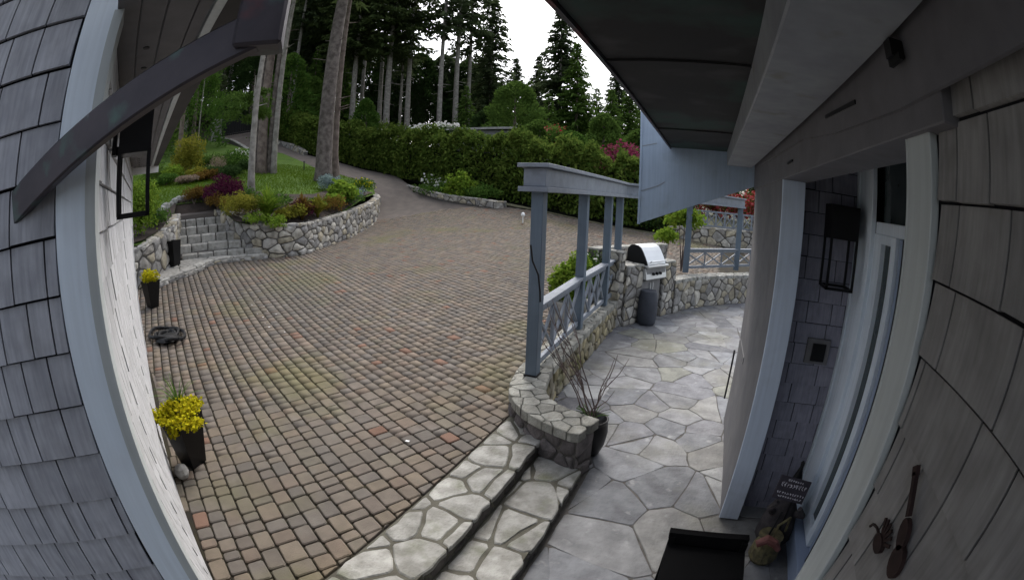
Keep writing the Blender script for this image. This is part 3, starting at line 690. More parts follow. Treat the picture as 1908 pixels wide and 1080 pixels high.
# ------------------------------------------------------------------ shingles
def shingles(parent, pt, s0, s1, z0, z1, ph, e, m, rng, wmin, wmax, skip=None, one=None, name='shingle'):
    """pt(s,n,z) maps wall coordinates; butts at heights ph+k*e; returns stuff mesh builder when one is given"""
    k = math.floor((z0 - ph) / e)
    while ph + k * e < z1:
        zb = ph + k * e; s = s0 - rng.uniform(0, wmax * .7)
        while s < s1:
            w_ = rng.uniform(wmin, wmax); a, b = max(s, s0), min(s + w_ - .008, s1); s += w_
            if b - a < .015: continue
            lo, hi = max(zb + rng.uniform(-.003, .003), z0), min(zb + e * .955, z1)  # top stops short; dark backing shows through as the butt shadow
            if hi - lo < .03: continue
            th = .017; f0 = (hi - lo) / (e * 1.0)
            tb, tt = .004 + th, .004 + th * (1 - f0) + .002
            P8 = [(a, 0, lo), (b, 0, lo), (b, 0, hi), (a, 0, hi), (a, tb, lo), (b, tb, lo), (b, tt, hi), (a, tt, hi)]
            if skip and skip((a + b) / 2, (lo + hi) / 2): continue
            mb = one or MB()
            mb.add([pt(*q) for q in P8], [(0, 1, 2, 3), (7, 6, 5, 4), (0, 4, 5, 1), (1, 5, 6, 2), (2, 6, 7, 3), (3, 7, 4, 0)])
            if not one: obj(name, mb, m, parent)
        k += 1

# ------------------------------------------------------------------ house
hs_ = empty('house', (1.2, 3.4, 0), 'grey shingled house entry with trimmed corner column, front door and copper edged eave', 'house')
XR, YM, XD = .57, 3.43, 1.27
mb = MB()
mb.box(XR + .001, XR + .7, -1.5, 1.06, -.02, 3.2)       # near wall
mb.box(.70, XD + .6, YM, YM + .3, -.02, 3.2)            # wall with the lantern
mb.box(.56, 1.9, YM + .3, 5.18, -.02, 3.2)
mb.box(XD + .12, XD + .6, 1.06, YM, -.02, 3.2)
obj('wall', mb, m_felt, hs_)
rng = random.Random(31)
shingles(hs_, lambda s, n, z: (XR - n, s, z), -.75, .905, .0, 3.1, 2.5885, .1665, m_shR, rng, .13, .34)
shingles(hs_, lambda s, n, z: (s, YM - n, z), .703, 1.262, .0, 3.1, 2.713, .1646, m_shM, rng, .10, .27)
mb = MB(); mb.box(XR - .03, XR - .002, .924, 1.066, 0, 2.9); mb.box(XR - .03, XR + .4, 1.068, 1.082, 0, 2.9); obj('corner_board', mb, m_trimg, hs_, bevel=.003)
# column
mb = MB(); mb.box(.535, .70, 3.20, 5.18, 0, 2.90); obj('column', mb, m_colm, hs_)
mb = MB(); mb.box(.529, .703, 3.172, 3.198, 0.02, 2.90); obj('column_trim', mb, m_trim, hs_, bevel=.004)
mb = MB(); mb.box(.528, .534, 4.4, 5.1, 1.0, 1.07); obj('wall_strip', mb, m_colm, hs_)
# header, beam, copper soffit
mb = MB(); mb.box(.517, .72, .80, 5.17, 2.736, 3.05); obj('header_board', mb, m_beamd, hs_, bevel=.004)
mb = MB(); mb.v = [(.505, .3, 2.80), (.505, 1.03, 2.80), (.505, 1.72, 2.835), (.505, 2.38, 2.90), (.505, 4.8, 2.955), (.505, 4.8, 3.1), (.505, .3, 3.1)] + [(.516, .3, 2.80), (.516, 1.03, 2.80), (.516, 1.72, 2.835), (.516, 2.38, 2.90), (.516, 4.8, 2.955), (.516, 4.8, 3.1), (.516, .3, 3.1)]
mb.f = [(6, 5, 4, 3, 2, 1, 0), (7, 8, 9, 10, 11, 12, 13)] + [(i, (i + 1) % 7, 7 + (i + 1) % 7, 7 + i) for i in range(7)]
obj('upper_header', mb, m_beamd, hs_)
mb = MB(); mb.box(.19, .48, -.25, 5.10, 2.96, 3.16); obj('roof_beam', mb, m_beam, hs_, bevel=.006)
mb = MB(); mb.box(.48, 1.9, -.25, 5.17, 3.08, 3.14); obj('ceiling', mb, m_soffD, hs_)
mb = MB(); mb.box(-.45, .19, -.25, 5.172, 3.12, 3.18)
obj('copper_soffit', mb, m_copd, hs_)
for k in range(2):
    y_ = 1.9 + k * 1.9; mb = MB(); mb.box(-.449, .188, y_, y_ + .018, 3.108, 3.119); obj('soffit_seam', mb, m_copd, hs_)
mb = MB(); mb.box(-.47, -.452, -.25, 5.165, 3.10, 3.24); obj('gutter', mb, m_cop, hs_)
mb = MB(); mb.v = [(-.80, 5.18, 2.225), (.53, 5.18, 2.765), (.56, 5.18, 2.775), (.56, 5.18, 3.7), (-.80, 5.18, 3.7)] + [(-.80, 5.22, 2.225), (.53, 5.22, 2.765), (.56, 5.22, 2.775), (.56, 5.22, 3.7), (-.80, 5.22, 3.7)]
mb.f = [(0, 1, 2, 3, 4), (9, 8, 7, 6, 5)] + [(i, 5 + i, 5 + (i + 1) % 5, (i + 1) % 5) for i in range(5)]
obj('gable_board', mb, m_panel, hs_, bevel=.004)
for (xa, za), (xb, zb_) in (((-.79, .10), (-.60, .17)), ((-.60, .17), (-.52, .22)), ((-.79, .62), (-.62, .66)), ((-.55, .95), (-.47, 1.04))):
    mb = MB(); mb.beam((xa, 5.177, EYE + za), (xb, 5.177, EYE + zb_), .004, .008); obj('paint_crack', mb, m_beam, hs_)
mb = MB(); mb.box(-.815, -.79, 5.17, 5.225, 2.22, 3.7); obj('edge_trim', mb, m_panel, hs_)
mb = MB()
mb.v = [(-.47, -.28, 3.19), (-.47, 5.17, 3.19), (2.5, 5.17, 4.6), (2.5, -.28, 4.6), (-.47, -.28, 3.25), (-.47, 5.17, 3.25), (2.5, 5.17, 4.68), (2.5, -.28, 4.68)]
mb.f = [(0, 3, 2, 1), (4, 5, 6, 7), (0, 1, 5, 4), (1, 2, 6, 5), (2, 3, 7, 6), (3, 0, 4, 7)]
obj('roof', mb, m_roofs, hs_)
# slot and bracket in the header face
mb = MB(); mb.beam((.503, 1.84, 2.92), (.503, 1.41, 2.893), .006, .014); obj('vent_slot', mb, m_black, hs_)
mb = MB(); mb.box(.462, .503, .94, .985, 2.905, 2.95); mb.box(.472, .486, .915, .995, 2.89, 2.908); o = obj('hook_bracket', mb, m_black, hs_)
mb = MB(); mb.beam((.512, 2.9, 2.82), (.512, 2.72, 2.822), .008, .012); obj('screw_scuff', mb, m_black, hs_)
# door assembly on x = XD, seen from the left
mb = MB(); mb.box(XD - .045, XD, 3.02 + .06, YM - .02, 0, 3.08); cas = obj('door_casing', mb, m_trimL, hs_, bevel=.006)
mb = MB(); mb.box(XD - .06, XD - .046, 3.36, YM - .02, 0, 3.08); obj('casing_bead', mb, m_trimL, cas)
mb = MB(); mb.box(XD, XD + .05, 1.15, 3.08, 2.47, 2.55); obj('transom_bar', mb, m_trimL, hs_, bevel=.004)
tr_ = MB(); tr_.v = [(XD + .04, 3.02, 2.55), (XD + .04, 1.15, 2.55), (XD + .04, 1.15, 3.07), (XD + .04, 2.74, 3.07), (XD + .04, 3.02, 2.955)]; tr_.v += [(x + .01, y, z) for x, y, z in tr_.v]
tr_.f = [(0, 1, 2, 3, 4), (9, 8, 7, 6, 5)] + [(i, 5 + i, 5 + (i + 1) % 5, (i + 1) % 5) for i in range(5)]
obj('transom_pane', tr_, m_glass, hs_)
mb = MB(); mb.v = [(XD + .0, 3.08, 2.955), (XD, 2.78, 3.09), (XD, 3.08, 3.09)]; mb.v += [(x + .035, y, z) for x, y, z in mb.v]; mb.f = [(0, 1, 2), (5, 4, 3), (0, 3, 4, 1), (1, 4, 5, 2), (2, 5, 3, 0)]
obj('transom_corner', mb, m_trimL, hs_)
sdl = MB(); sdl.box(XD - .01, XD + .05, 2.93, 3.08, 0.2, 2.47); sdl.box(XD - .01, XD + .05, 2.66, 2.745, 0.2, 2.47); sdl.box(XD - .01, XD + .05, 2.745, 2.93, .2, .33); sdl.box(XD - .01, XD + .05, 2.745, 2.93, 2.41, 2.47)
sf = obj('sidelight_frame', sdl, m_trimL, hs_, bevel=.004)
mb = MB(); mb.box(XD + .03, XD + .04, 2.747, 2.928, .33, 2.41); obj('pane', mb, m_glass, sf)
mb = MB(); mb.box(XD + .02, XD + .06, 1.7, 2.655, .04, 2.465); dr = obj('front_door', mb, m_door, hs_, bevel=.004)
mb = MB(); mb.box(XD - .03, XD + .02, 2.46, 2.50, .04, 2.465); obj('black_gap_strip', mb, m_black, dr)  # black strip drawn for the black gap in the doorway
mb = MB(); mb.box(XD - .01, XD + .06, 1.15, 1.68, .04, 2.465); obj('second_sidelight', mb, m_trim, hs_)
mb = MB(); mb.box(XD - .10, XD + .1, 1.2, 3.38, .0, .19); obj('threshold', mb, m_door, hs_, bevel=.004)

mb = MB(); mb.tube([(.495, 5.30, .22), (.505, 5.28, .86)], .012, 6); o = obj('black_pole', mb, m_black); tag(o, 'thin black pole standing on the patio against the far side of the house column', 'pole')
# lanterns
def lantern(loc, rz, label, k=1.0):
    t = empty('wall_lantern', loc, label, 'lantern', rz=rz)
    w_, h_ = .115 * k, .59 * k
    def lo(name, mb, par=t): return obj(name, mb, m_black, par, local=True)
    mb = MB(); mb.box(-w_, w_, .05 * k, .27 * k, .355 * k, h_); hd = lo('hood', mb)
    mb = MB(); mb.box(-w_ * .5, w_ * .5, 0, .02, .36 * k, .52 * k); mb.box(-.02, .02, .015, .06 * k, .36 * k, .41 * k); lo('back_plate', mb)
    mb = MB(); e = .009
    for sx in (-w_ + e, w_ - e):
        for sy in (.06 * k, .26 * k): mb.box(sx - e, sx + e, sy - e, sy + e, .01, .37 * k)
    mb.box(-w_, w_, .05 * k, .05 * k + 2 * e, 0, .02); mb.box(-w_, w_, .27 * k - 2 * e, .27 * k, 0, .02); mb.box(-w_, -w_ + 2 * e, .05 * k, .27 * k, 0, .02); mb.box(w_ - 2 * e, w_, .05 * k, .27 * k, 0, .02)
    lo('frame', mb); return t
lantern((1.035, YM - .015, 2.03), math.pi, 'black box lantern with open wire cage on the grey shingles beside the front door')
lantern((GC + GD * .62 + GN * .015 + Vector((0, 0, 2.47))), math.atan2(-GN.x, GN.y), 'black box lantern with open cage on the white garage wall below the copper pipe', .72)
# outlet
ob = empty('outlet_cover', (1.02, YM - .02, 1.52), 'small square outlet box with pale frame on the grey shingles below the lantern', 'outlet')
mb = MB(); mb.box(.915, 1.125, YM - .045, YM - .015, 1.415, 1.615); obj('frame', mb, m_colm, ob, bevel=.005)
mb = MB(); mb.box(.965, 1.085, YM - .055, YM - .044, 1.44, 1.58); obj('cover', mb, m_black, ob)

# ------------------------------------------------------------------ garage
ga_ = empty('garage', (-3, .9, 0), 'white shingled garage wing with blue grey corner board and vented soffit on the left', 'garage')
zg = 3.12
mb = MB(); q = [gp(.0, -.02, 0), gp(GLEN, -.02, 0), gp(GLEN, -4, 0), (GC.x + FA.x * 3 - FN.x * 0, GC.y + FA.y * 3, 0)]
p_a = GC + FA * .0 - FN * .02 - GN * .02
mb.prism([(p_a.x, p_a.y), (GC.x - GN.x * .02 + FA.x * 3 - FN.x * .02, GC.y + FA.y * 3), (-6, -4), gp(GLEN, -4, 0)[:2], gp(GLEN - .02, -.02, 0)[:2]][::-1], -.1, zg + .3)
obj('wall', mb, m_felt, ga_)
rng = random.Random(41); E_ = .165  # bare slots between runs show dark backing as shadow lines
shingles(ga_, lambda s, n, z: gp(s, n - .02, z), .125, .735, .3, zg, .3, E_, m_shB, rng, .09, .22)
shingles(ga_, lambda s, n, z: gp(s, n - .02, z), .775, 2.10, .3, zg, .3, E_, m_shB, rng, .12, .26)
one = MB()
shingles(ga_, lambda s, n, z: gp(s, n - .02, z), 2.10, 2.5, .3, zg, .3, E_, m_shBs, rng, .12, .26, one=one)
shingles(ga_, lambda s, n, z: gp(s, n - .02, z), 2.58, GLEN - .12, .3, zg, .3, E_, m_shBs, rng, .12, .26, one=one)
o = obj('far_shingles', one, m_shBs, ga_); o['kind'] = 'stuff'
def fa(s, n, z): p = GC + FA * s + FN * n; return (p.x, p.y, z)
shingles(ga_, lambda s, n, z: fa(s, n - .01, z), .155, 1.7, .3, zg + .8, 2.63, E_, m_shA, rng, .09, .24)
zt_ = zg + .8
mb = MB(); mb.add([fa(0, .012, .28), fa(.146, .012, .28), fa(.146, -.02, .28), fa(0, -.02, .28), fa(0, .012, zt_), fa(.146, .012, zt_), fa(.146, -.02, zt_), fa(0, -.02, zt_)],
    [(0, 3, 2, 1), (4, 5, 6, 7), (0, 1, 5, 4), (1, 2, 6, 5), (2, 3, 7, 6), (3, 0, 4, 7)]); mb.f = [f[::-1] for f in mb.f]
obj('corner_board', mb, m_trimL, ga_)
mb = MB(); mb.add([gp(-.012, .008, .28), gp(.12, .008, .28), gp(.12, -.03, .28), gp(-.012, -.03, .28), gp(-.012, .008, zg), gp(.12, .008, zg), gp(.12, -.03, zg), gp(-.012, -.03, zg)],
    [(0, 3, 2, 1), (4, 5, 6, 7), (0, 1, 5, 4), (1, 2, 6, 5), (2, 3, 7, 6), (3, 0, 4, 7)])
obj('corner_board', mb, m_trimg, ga_)
mb = MB(); mb.add([gp(GLEN - .12, .01, .28), gp(GLEN, .01, .28), gp(GLEN, -.05, .28), gp(GLEN - .12, -.05, .28), gp(GLEN - .12, .01, zg), gp(GLEN, .01, zg), gp(GLEN, -.05, zg), gp(GLEN - .12, -.05, zg)],
    [(0, 3, 2, 1), (4, 5, 6, 7), (0, 1, 5, 4), (1, 2, 6, 5), (2, 3, 7, 6), (3, 0, 4, 7)])
obj('corner_board', mb, m_white, ga_)
# soffit boards of the garage eave, wall side to fascia
S0 = -.50
def gbox(name, s0, s1, n0, n1, z0, z1, m, par=ga_, **k):
    mb = MB(); mb.box(s0, s1, n0, n1, z0, z1); mb.xf(gp); mb.f = [f[::-1] for f in mb.f]; return obj(name, mb, m, par, **k)
for n0, n1 in ((-.02, .07), (.074, .17), (.174, .28), (.284, .335)):
    gbox('soffit_board', S0, GLEN + .2, n0, n1, zg, zg + .02, m_soff, bevel=.003)
gbox('fascia_trim', S0, GLEN + .2, .34, .375, zg - .012, zg + .16, m_trimg)
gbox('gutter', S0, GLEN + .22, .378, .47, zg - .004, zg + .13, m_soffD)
gbox('eave_end', GLEN + .14, GLEN + .22, -.05, .47, zg - .10, zg + .16, m_white)
for s in np.arange(.4, GLEN, .28):
    mb = MB(); mb.tube([gp(s, .12, zg - .004), gp(s, .12, zg + .004)], .016, 8); obj('soffit_vent', mb, m_black, ga_)
mb = MB(); mb.v = [gp(S0, .47, zg + .14), gp(GLEN + .2, .47, zg + .14), gp(GLEN + .2, -3, 4.9), gp(S0, -3, 4.9), gp(S0, .47, zg + .2), gp(GLEN + .2, .47, zg + .2), gp(GLEN + .2, -3, 5), gp(S0, -3, 5)]
mb.f = [(0, 1, 2, 3), (7, 6, 5, 4), (0, 4, 5, 1), (1, 5, 6, 2), (2, 6, 7, 3), (3, 7, 4, 0)]; obj('roof', mb, m_roofs, ga_)
# copper downspout crossing in front of the garage corner
mb = MB(); mb.beam((-.90, .535, 2.893), (-1.95, -.515, 2.335), .045, .102, up=(0, 0, 1)); dsp = obj('downspout', mb, m_cop, bevel=.006)
tag(dsp, 'aged copper downspout with green patina running diagonally across the garage corner board', 'downspout')
mb = MB(); mb.box(-.06, .06, -.05, .05, -.05, .35); mb.xf(lambda x, y, z: (-.90 + x * .64 - y * .77, .55 + x * .77 + y * .64, 2.895 + z)); o = obj('outlet_elbow', mb, m_cop, dsp, bevel=.008)
o.location = (0, 0, 0)

exec_parts = True
# ------------------------------------------------------------------ island: lawn, bed, retaining wall, steps
lawn_poly = [xy(*p) for p in [(-80, 10.9), (-74, 11.1), (-72.8, 11.3), (-70.3, 12.2), (-68.4, 14.1), (-68.1, 15.7), (-62.7, 15.7), (-62.1, 14.4), (-60, 12.9), (-55.8, 12.8), (-51.6, 13.5), (-49.6, 14.3), (-46.1, 16.3), (-43.4, 19.5), (-42.1, 23), (-42.4, 24.6), (-46.7, 26), (-49.6, 27), (-51.7, 29), (-54, 32.8), (-58.6, 36.5), (-62.5, 42), (-63, 48), (-78, 50), (-88, 40), (-88, 12)]]
sheet('lawn', lawn_poly, TL, 1.3, m_lawn, -.03)
bedp = [xy(*p) for p in [(-62.0, 14.4), (-60, 12.8), (-55.8, 12.95), (-51.6, 13.6), (-49.6, 14.4), (-46.1, 16.4), (-43.4, 19.6), (-42.3, 23), (-44.5, 22.6), (-46.5, 20.3), (-50, 17.6), (-54, 16.8), (-57, 16.8), (-60, 17.5), (-62.5, 18.5), (-66.5, 17)]]
sheet('flower_bed', bedp, TL, .9, m_soil, .02)
bed2 = [xy(*p) for p in [(-80, 11.1), (-74, 11.2), (-72.8, 11.4), (-70.3, 12.4), (-68.4, 14.2), (-68.0, 15.8), (-63, 15.9), (-66.5, 17.2), (-69.5, 14.8), (-73, 13.5), (-80, 13)]]
sheet('planting_soil', bed2, TL, .9, m_soil, .025)
rgb = np.random.default_rng(5); Q = rgb.uniform([-30, 3], [-9, 20], (90000, 2)); hmm = np.hypot(Q[:, 0], Q[:, 1]); Q = Q[(hmm < 27) & (hmm > 14)]
Q = np.array([q for q in Q if inpoly(q[0], q[1], lawn_poly) and not inpoly(q[0], q[1], bedp) and not inpoly(q[0], q[1], bed2)])
P3 = np.stack([Q[:, 0], Q[:, 1], TL(Q[:, 0], Q[:, 1])], 1)
Dv = np.stack([rgb.normal(size=len(Q)) * .4, rgb.normal(size=len(Q)) * .4, np.ones(len(Q))], 1); Vb, Fb = leaf_mesh(P3, .10, .22, .0, dirs=Dv, rng=rgb)
o = big('grass', Vb, Fb, l_grass); tag(o, 'short green grass blades covering the lawn of the island', 'grass', kind='stuff')
def banded_wall(name, rows, label, hw, cw, ch, m, right=1, cat='stone wall', cap=True, seed=1):
    """rows: bearing, distance, elevation of foot, elevation of top"""
    pts = [(*A(a, d)[:2], A(a, d, el=e0)[2], A(a, d, el=e1)[2]) for a, d, e0, e1 in rows]
    P = Path(pts, 5); q = P.at(P.L / 2); t = empty(name, (q[0], q[1], q[2]), label, cat); rg = random.Random(seed)
    strip_core(P, -hw, hw, lambda s, p: p[2] - .3, lambda s, p: p[3] - .04, 'mortar', m_mortar, t)
    H = max(p[3] - p[2] for p in pts)
    def mp(u, v, h): p = P.at(u, right * (hw + h)); return (p[0], p[1], p[2] - .05 + (p[3] - p[2] + .04) * v / H)
    stones(t, cells(0, P.L, 0, H, cw, ch, rg), mp, m, 'stone', gap=.014, depth=.03, dj=.02, edge=.035, crown=.02, flip=(right == -1), amt=.02)
    if cap: stones(t, cells(0, P.L, -hw - .04, hw + .05, cw * 1.2, hw * 1.3, rg, .3), lambda u, v, h: (*P.at(u, v)[:2], P.at(u)[3] - .04 + h), m, 'cap_stone', gap=.012, depth=.05, dj=.012, edge=.02, crown=.01, flip=True, amt=.02)
    return t
banded_wall('retaining_wall', [(-62.3, 14.9, -5, -1.1), (-61.0, 14.2, -6.4, -1.4), (-59.2, 13.5, -7.0, -2.0), (-57.2, 13.0, -7.3, -2.9), (-55.5, 12.85, -7.4, -3.45), (-52, 13.2, -7.2, -3.5), (-49.6, 14.2, -6.7, -3.2), (-46.1, 16.2, -5.75, -2.35), (-44.1, 18.2, -4.95, -1.75), (-42.7, 20.2, -4.15, -1.2), (-41.9, 23, -2.6, -.5), (-42.6, 24.4, -1.2, .0)],
            'long curved grey rubble retaining wall holding the planted island above the driveway', .15, .36, .26, m_stone, seed=2)
banded_wall('retaining_wall', [(-77, 10.9, -9.5, -5.2), (-73.2, 11.2, -8.9, -4.2), (-70.0, 12.2, -8, -3.0), (-68.7, 13.2, -6.5, -2.0), (-68.2, 14.3, -4, -1.1)],
            'short rubble retaining wall on the left side of the garden steps behind the black planter box', .15, .36, .26, m_stone, seed=3)
gs = empty('garden_steps', A(-64, 12.5, z=.9), 'weathered grey stone garden steps climbing from the driveway to the lawn', 'steps')
kp = Path([(*A(a, d)[:2], float(T(*xy(a, d)))) for a, d in [(-73, 10.4), (-71.2, 10.5), (-68.5, 10.9), (-65.5, 11.35), (-63.4, 11.95), (-60, 12.25), (-56, 12.55)]], 5)
strip_core(kp, -1.3, .0, lambda s, p: p[2] - .3, lambda s, p: p[2] + .10, 'landing', m_tread, gs)
rg = random.Random(8)
stones(gs, cells(0, kp.L, -.30, .02, .45, .3, rg, .25), lambda u, v, h: (*kp.at(u, v)[:2], kp.at(u)[2] + .10 + h), m_stonep, 'kerb_stone', gap=.012, depth=.05, dj=.01, edge=.02, crown=.01, flip=True, amt=.015)
stones(gs, cells(0, kp.L, -1.3, -.30, .6, .45, rg, .35), lambda u, v, h: (*kp.at(u, v)[:2], kp.at(u)[2] + .10 + h), m_stonep, 'landing_stone', gap=.014, depth=.03, dj=.008, edge=.02, flip=True, amt=.015)
stones(gs, cells(0, kp.L, 0, .1, .35, .1, rg, .15), lambda u, v, h: (*kp.at(u, h)[:2], kp.at(u)[2] + v), m_stone, 'kerb_face', gap=.008, depth=.02, dj=.01, edge=.012, amt=.005)
ST = [(-67.6, -56.6, 12.75, -1.37), (-67.8, -57.6, 13.15, -1.15), (-68.1, -59.8, 13.55, -.93), (-68.1, -60.8, 13.95, -.71), (-68.1, -61.6, 14.35, -.50)]
for k, (a0, a1, d, z) in enumerate(ST):
    n = 5; cuts = [0] + sorted(rg.uniform(.12, .88) for _ in range(n - 1)) + [1]; cuts = [0, .19 + rg.uniform(-.05, .05), .4 + rg.uniform(-.05, .05), .6 + rg.uniform(-.05, .05), .8 + rg.uniform(-.05, .05), 1]
    for i in range(n):
        b0, b1 = a0 + (a1 - a0) * cuts[i] + .05, a0 + (a1 - a0) * cuts[i + 1] - .05; dj = rg.uniform(-.03, .03)
        q = [xy(b0, d + dj), xy(b1, d + dj), xy(b1, d + .55), xy(b0, d + .55)]; zt = EYE + z + rg.uniform(-.01, .01)
        q = rough(q, .015, rg, .06)
        mb = MB(); v, f = stone_piece(ccw(q), 0, base=-.24, edge=.025, crown=.006); mb.add([(x, y, zt + h) for x, y, h in v], f); obj('step_stone', mb, m_stonep, gs)
mb = MB(); mb.prism([xy(-68.2, 13), xy(-59.5, 12.9), xy(-62.4, 14.9), xy(-68.2, 14.9)], .5, [EYE - 1.45, EYE - 1.45, EYE - .6, EYE - .6]); mb.f = [f[::-1] for f in mb.f]; obj('core', mb, m_mortar, gs)

mb = MB(); mb.prism([xy(-68.3, 14.8), xy(-61.6, 14.8), xy(-62.6, 16.2), xy(-67.8, 16.2)], EYE - .9, [EYE - .37, EYE - .37, EYE - .22, EYE - .22]); mb.f = [f[::-1] for f in mb.f]; obj('top_landing', mb, m_road, gs)
mb = MB(); n_ = 8
for k in range(n_ + 1):
    a = -68.6 + 6.8 * k / n_
    for d_, zz_ in ((15.0, EYE - .38), (15.35, EYE - .30), (15.9, float(TL(*xy(a, 15.9))) + .03), (16.6, float(TL(*xy(a, 16.6))) + .03)): mb.v.append((*xy(a, d_), zz_ + R.uniform(-.02, .02)))
for k in range(n_):
    for j in range(3): q = 4 * k + j; mb.f.append((q, q + 4, q + 5, q + 1))
o = obj('planting_bank', mb, m_soil, smooth=True); o['kind'] = 'structure'
# driveway side planter wall, low road walls
banded_wall('planter_wall', [(-38.2, 26.5, .2, .9), (-37.0, 24.8, .15, .65), (-34.5, 23.3, -.6, .0), (-32.5, 22.4, -1.05, -.4), (-29.5, 21.3, -1.5, -.75), (-26.7, 20.5, -1.95, -1.05), (-25.9, 21.2, -1.95, -1.1)],
            'low grey stone planter wall along the far edge of the driveway below the hedge', .13, .38, .22, m_stone, seed=4)
banded_wall('road_wall', [(-55.6, 40, 5.9, 6.9), (-54, 37.5, 5.6, 6.6), (-52.3, 34.8, 5.2, 6.1), (-51, 32.8, 4.4, 5.3)],
            'low pale stone wall on the uphill side of the road left of the leaning fir', .14, .5, .3, m_stone, seed=5)
banded_wall('road_wall', [(-58.4, 35.6, 5.3, 5.9), (-59.8, 37.6, 6.1, 6.75), (-61, 39.8, 6.7, 7.3), (-62.4, 41.6, 7.1, 7.6)],
            'low pale curved stone wall along the upper lawn leading to the gate', .14, .5, .3, m_tread, right=1, seed=6)
# gate
gt = empty('driveway_gate', A(-60.5, 43, z=7.8), 'dark iron driveway gate at the top of the road', 'gate')
def gbeam(a0, a1, e0, e1, w, h, nm, m, d=43): mb = MB(); mb.beam(A(a0, d, el=e0), A(a1, d, el=e1), w, h); obj(nm, mb, m, gt)
gbeam(-62.3, -58.2, 9.5, 9.9, .06, .12, 'top_bar', m_black); gbeam(-62.3, -58.2, 7.7, 8.1, .06, .12, 'bottom_bar', m_black)
for k in range(15):
    a = -62.3 + 4.1 * k / 14; mb = MB(); mb.beam(A(a, 43, el=7.6 + .4 * k / 14), A(a, 43, el=9.6 + .3 * k / 14), .05, .05); obj('picket', mb, m_black, gt)
mb = MB(); mb.beam(A(-62.2, 43.04, el=8.6), A(-58.3, 43.04, el=9.0), .02, 1.2); obj('gate_sheet', mb, m_black, gt)
gpz = A(-62.9, 42.3, el=7.0); gpo = empty('gate_pillar', gpz, 'pale square stone pillar at the left end of the dark gate', 'pillar')
x, y, z = gpz
mb = MB(); mb.box(x - .36, x + .36, y - .36, y + .36, z - .4, z + 1.9); obj('mortar', mb, m_mortar, gpo)
stones(gpo, cells(-.38, .38, -.2, 1.9, .3, .24, rg), lambda u, v, h: (x + u, y - .36 - h, z + v), m_tread, 'stone', gap=.012, depth=.03, edge=.02)
stones(gpo, cells(-.38, .38, -.2, 1.9, .3, .24, rg), lambda u, v, h: (x + .36 + h, y + u, z + v), m_tread, 'stone', gap=.012, depth=.03, edge=.02)
mb = MB(); mb.box(x - .44, x + .44, y - .44, y + .44, z + 1.9, z + 2.05); obj('cap', mb, m_tread, gpo, bevel=.02)

# edging stones on the lawn
for k in range(11):
    a = -70.6 + 6.0 * k / 10; p = on(a, 14.7 + 2.2 * math.sin((k / 10) * 1.5) , True); s = R.uniform(.10, .17)
    q = [(p[0] + s * math.cos(t) * R.uniform(.8, 1.2), p[1] + s * math.sin(t) * R.uniform(.8, 1.2)) for t in np.arange(0, 6.2, .9)]
    mb = MB(); v, f = stone_piece(q, s * .9, base=-.08, edge=.05, crown=.03); mb.add([(a_, b_, p[2] + h) for a_, b_, h in v], f)
    o = obj('edging_stone', mb, m_tread); tag(o, ('leftmost', 'second', 'third', 'fourth', 'fifth', 'middle', 'seventh', 'eighth', 'ninth', 'tenth', 'rightmost')[k] + ' pale boulder from the left in the row edging the lawn above the garden steps', 'stone', 'pale edging boulders along the lower lawn')
# path lights
for a, d, lb in ((-54.9, 25.5, 'small dark path light at the lawn edge just right of the thin fir trunks'), (-51.2, 25.5, 'small dark path light at the lawn edge just left of the big leaning fir')):
    p = on(a, d, True); mb = MB(); mb.tube([(p[0], p[1], p[2] - .1), (p[0], p[1], p[2] + .42)], .03, 6); mb.tube([(p[0], p[1], p[2] + .42), (p[0], p[1], p[2] + .5)], [.09, .02], 8)
    o = obj('path_light', mb, m_black); tag(o, lb, 'path light', 'dark path lights along the road')

# ------------------------------------------------------------------ vegetation
def cloud(n, c, r, rng=NR, shell=.55, flat=1.0):
    p = rng.normal(size=(n, 3)); p /= np.linalg.norm(p, axis=1)[:, None]
    q = shell + (1 - shell) * rng.random(n) ** .5
    lump = 1 + .18 * np.sin(p[:, 0] * 5 + c[0]) * np.cos(p[:, 1] * 6 + c[1]) + .12 * np.sin(p[:, 2] * 9 + c[0] * 3)
    p = p * (q * lump)[:, None] * np.array(r)
    return p + np.array(c)
def bush(name, az, d, r, label, leaf, size, n, lawn=True, cat='shrub', group=None, base=None, stem=True, extra=None, aspect=.5, zoff=0):
    p = on(az, d, lawn) if base is None else base
    t = empty(name, p, label, cat, group)
    C = []
    k = 11
    for i in range(k):
        a = 2.4 * i + R.uniform(-.4, .4); rr = .78 * math.sqrt((i + .3) / k); q = R.uniform(.28, .52)
        C.append(cloud(int(n / k * (q / .4) ** 2), (p[0] + r[0] * rr * math.cos(a), p[1] + r[1] * rr * math.sin(a), p[2] + zoff + r[2] * R.uniform(.55, 1.25) * (1.15 - .6 * rr * rr)), (r[0] * q, r[1] * q, r[2] * q * R.uniform(1.0, 1.6)), shell=.35))
    P = np.concatenate(C); P = P[P[:, 2] > p[2] + .02]
    V, F = leaf_mesh(P, size, aspect, .5); big('foliage', V, F, leaf, t, off=p)
    if extra:
        lf, cnt, sz = extra; Q = P[NR.choice(len(P), min(cnt, len(P)), replace=False)]; Q = Q + (Q - np.array(p)) * .04
        V, F = leaf_mesh(Q, sz, .9, .5); big('blossom', V, F, lf, t, off=p)
    if stem:
        mb = MB()
        for i in range(4):
            a = R.uniform(0, 6.3); mb.tube([(p[0], p[1], p[2] - .1), (p[0] + r[0] * .3 * math.cos(a), p[1] + r[1] * .3 * math.sin(a), p[2] + zoff + r[2] * .8)], [.02, .008], 5)
        obj('stem', mb, m_twig, t)['kind'] = 'stuff'
    return t
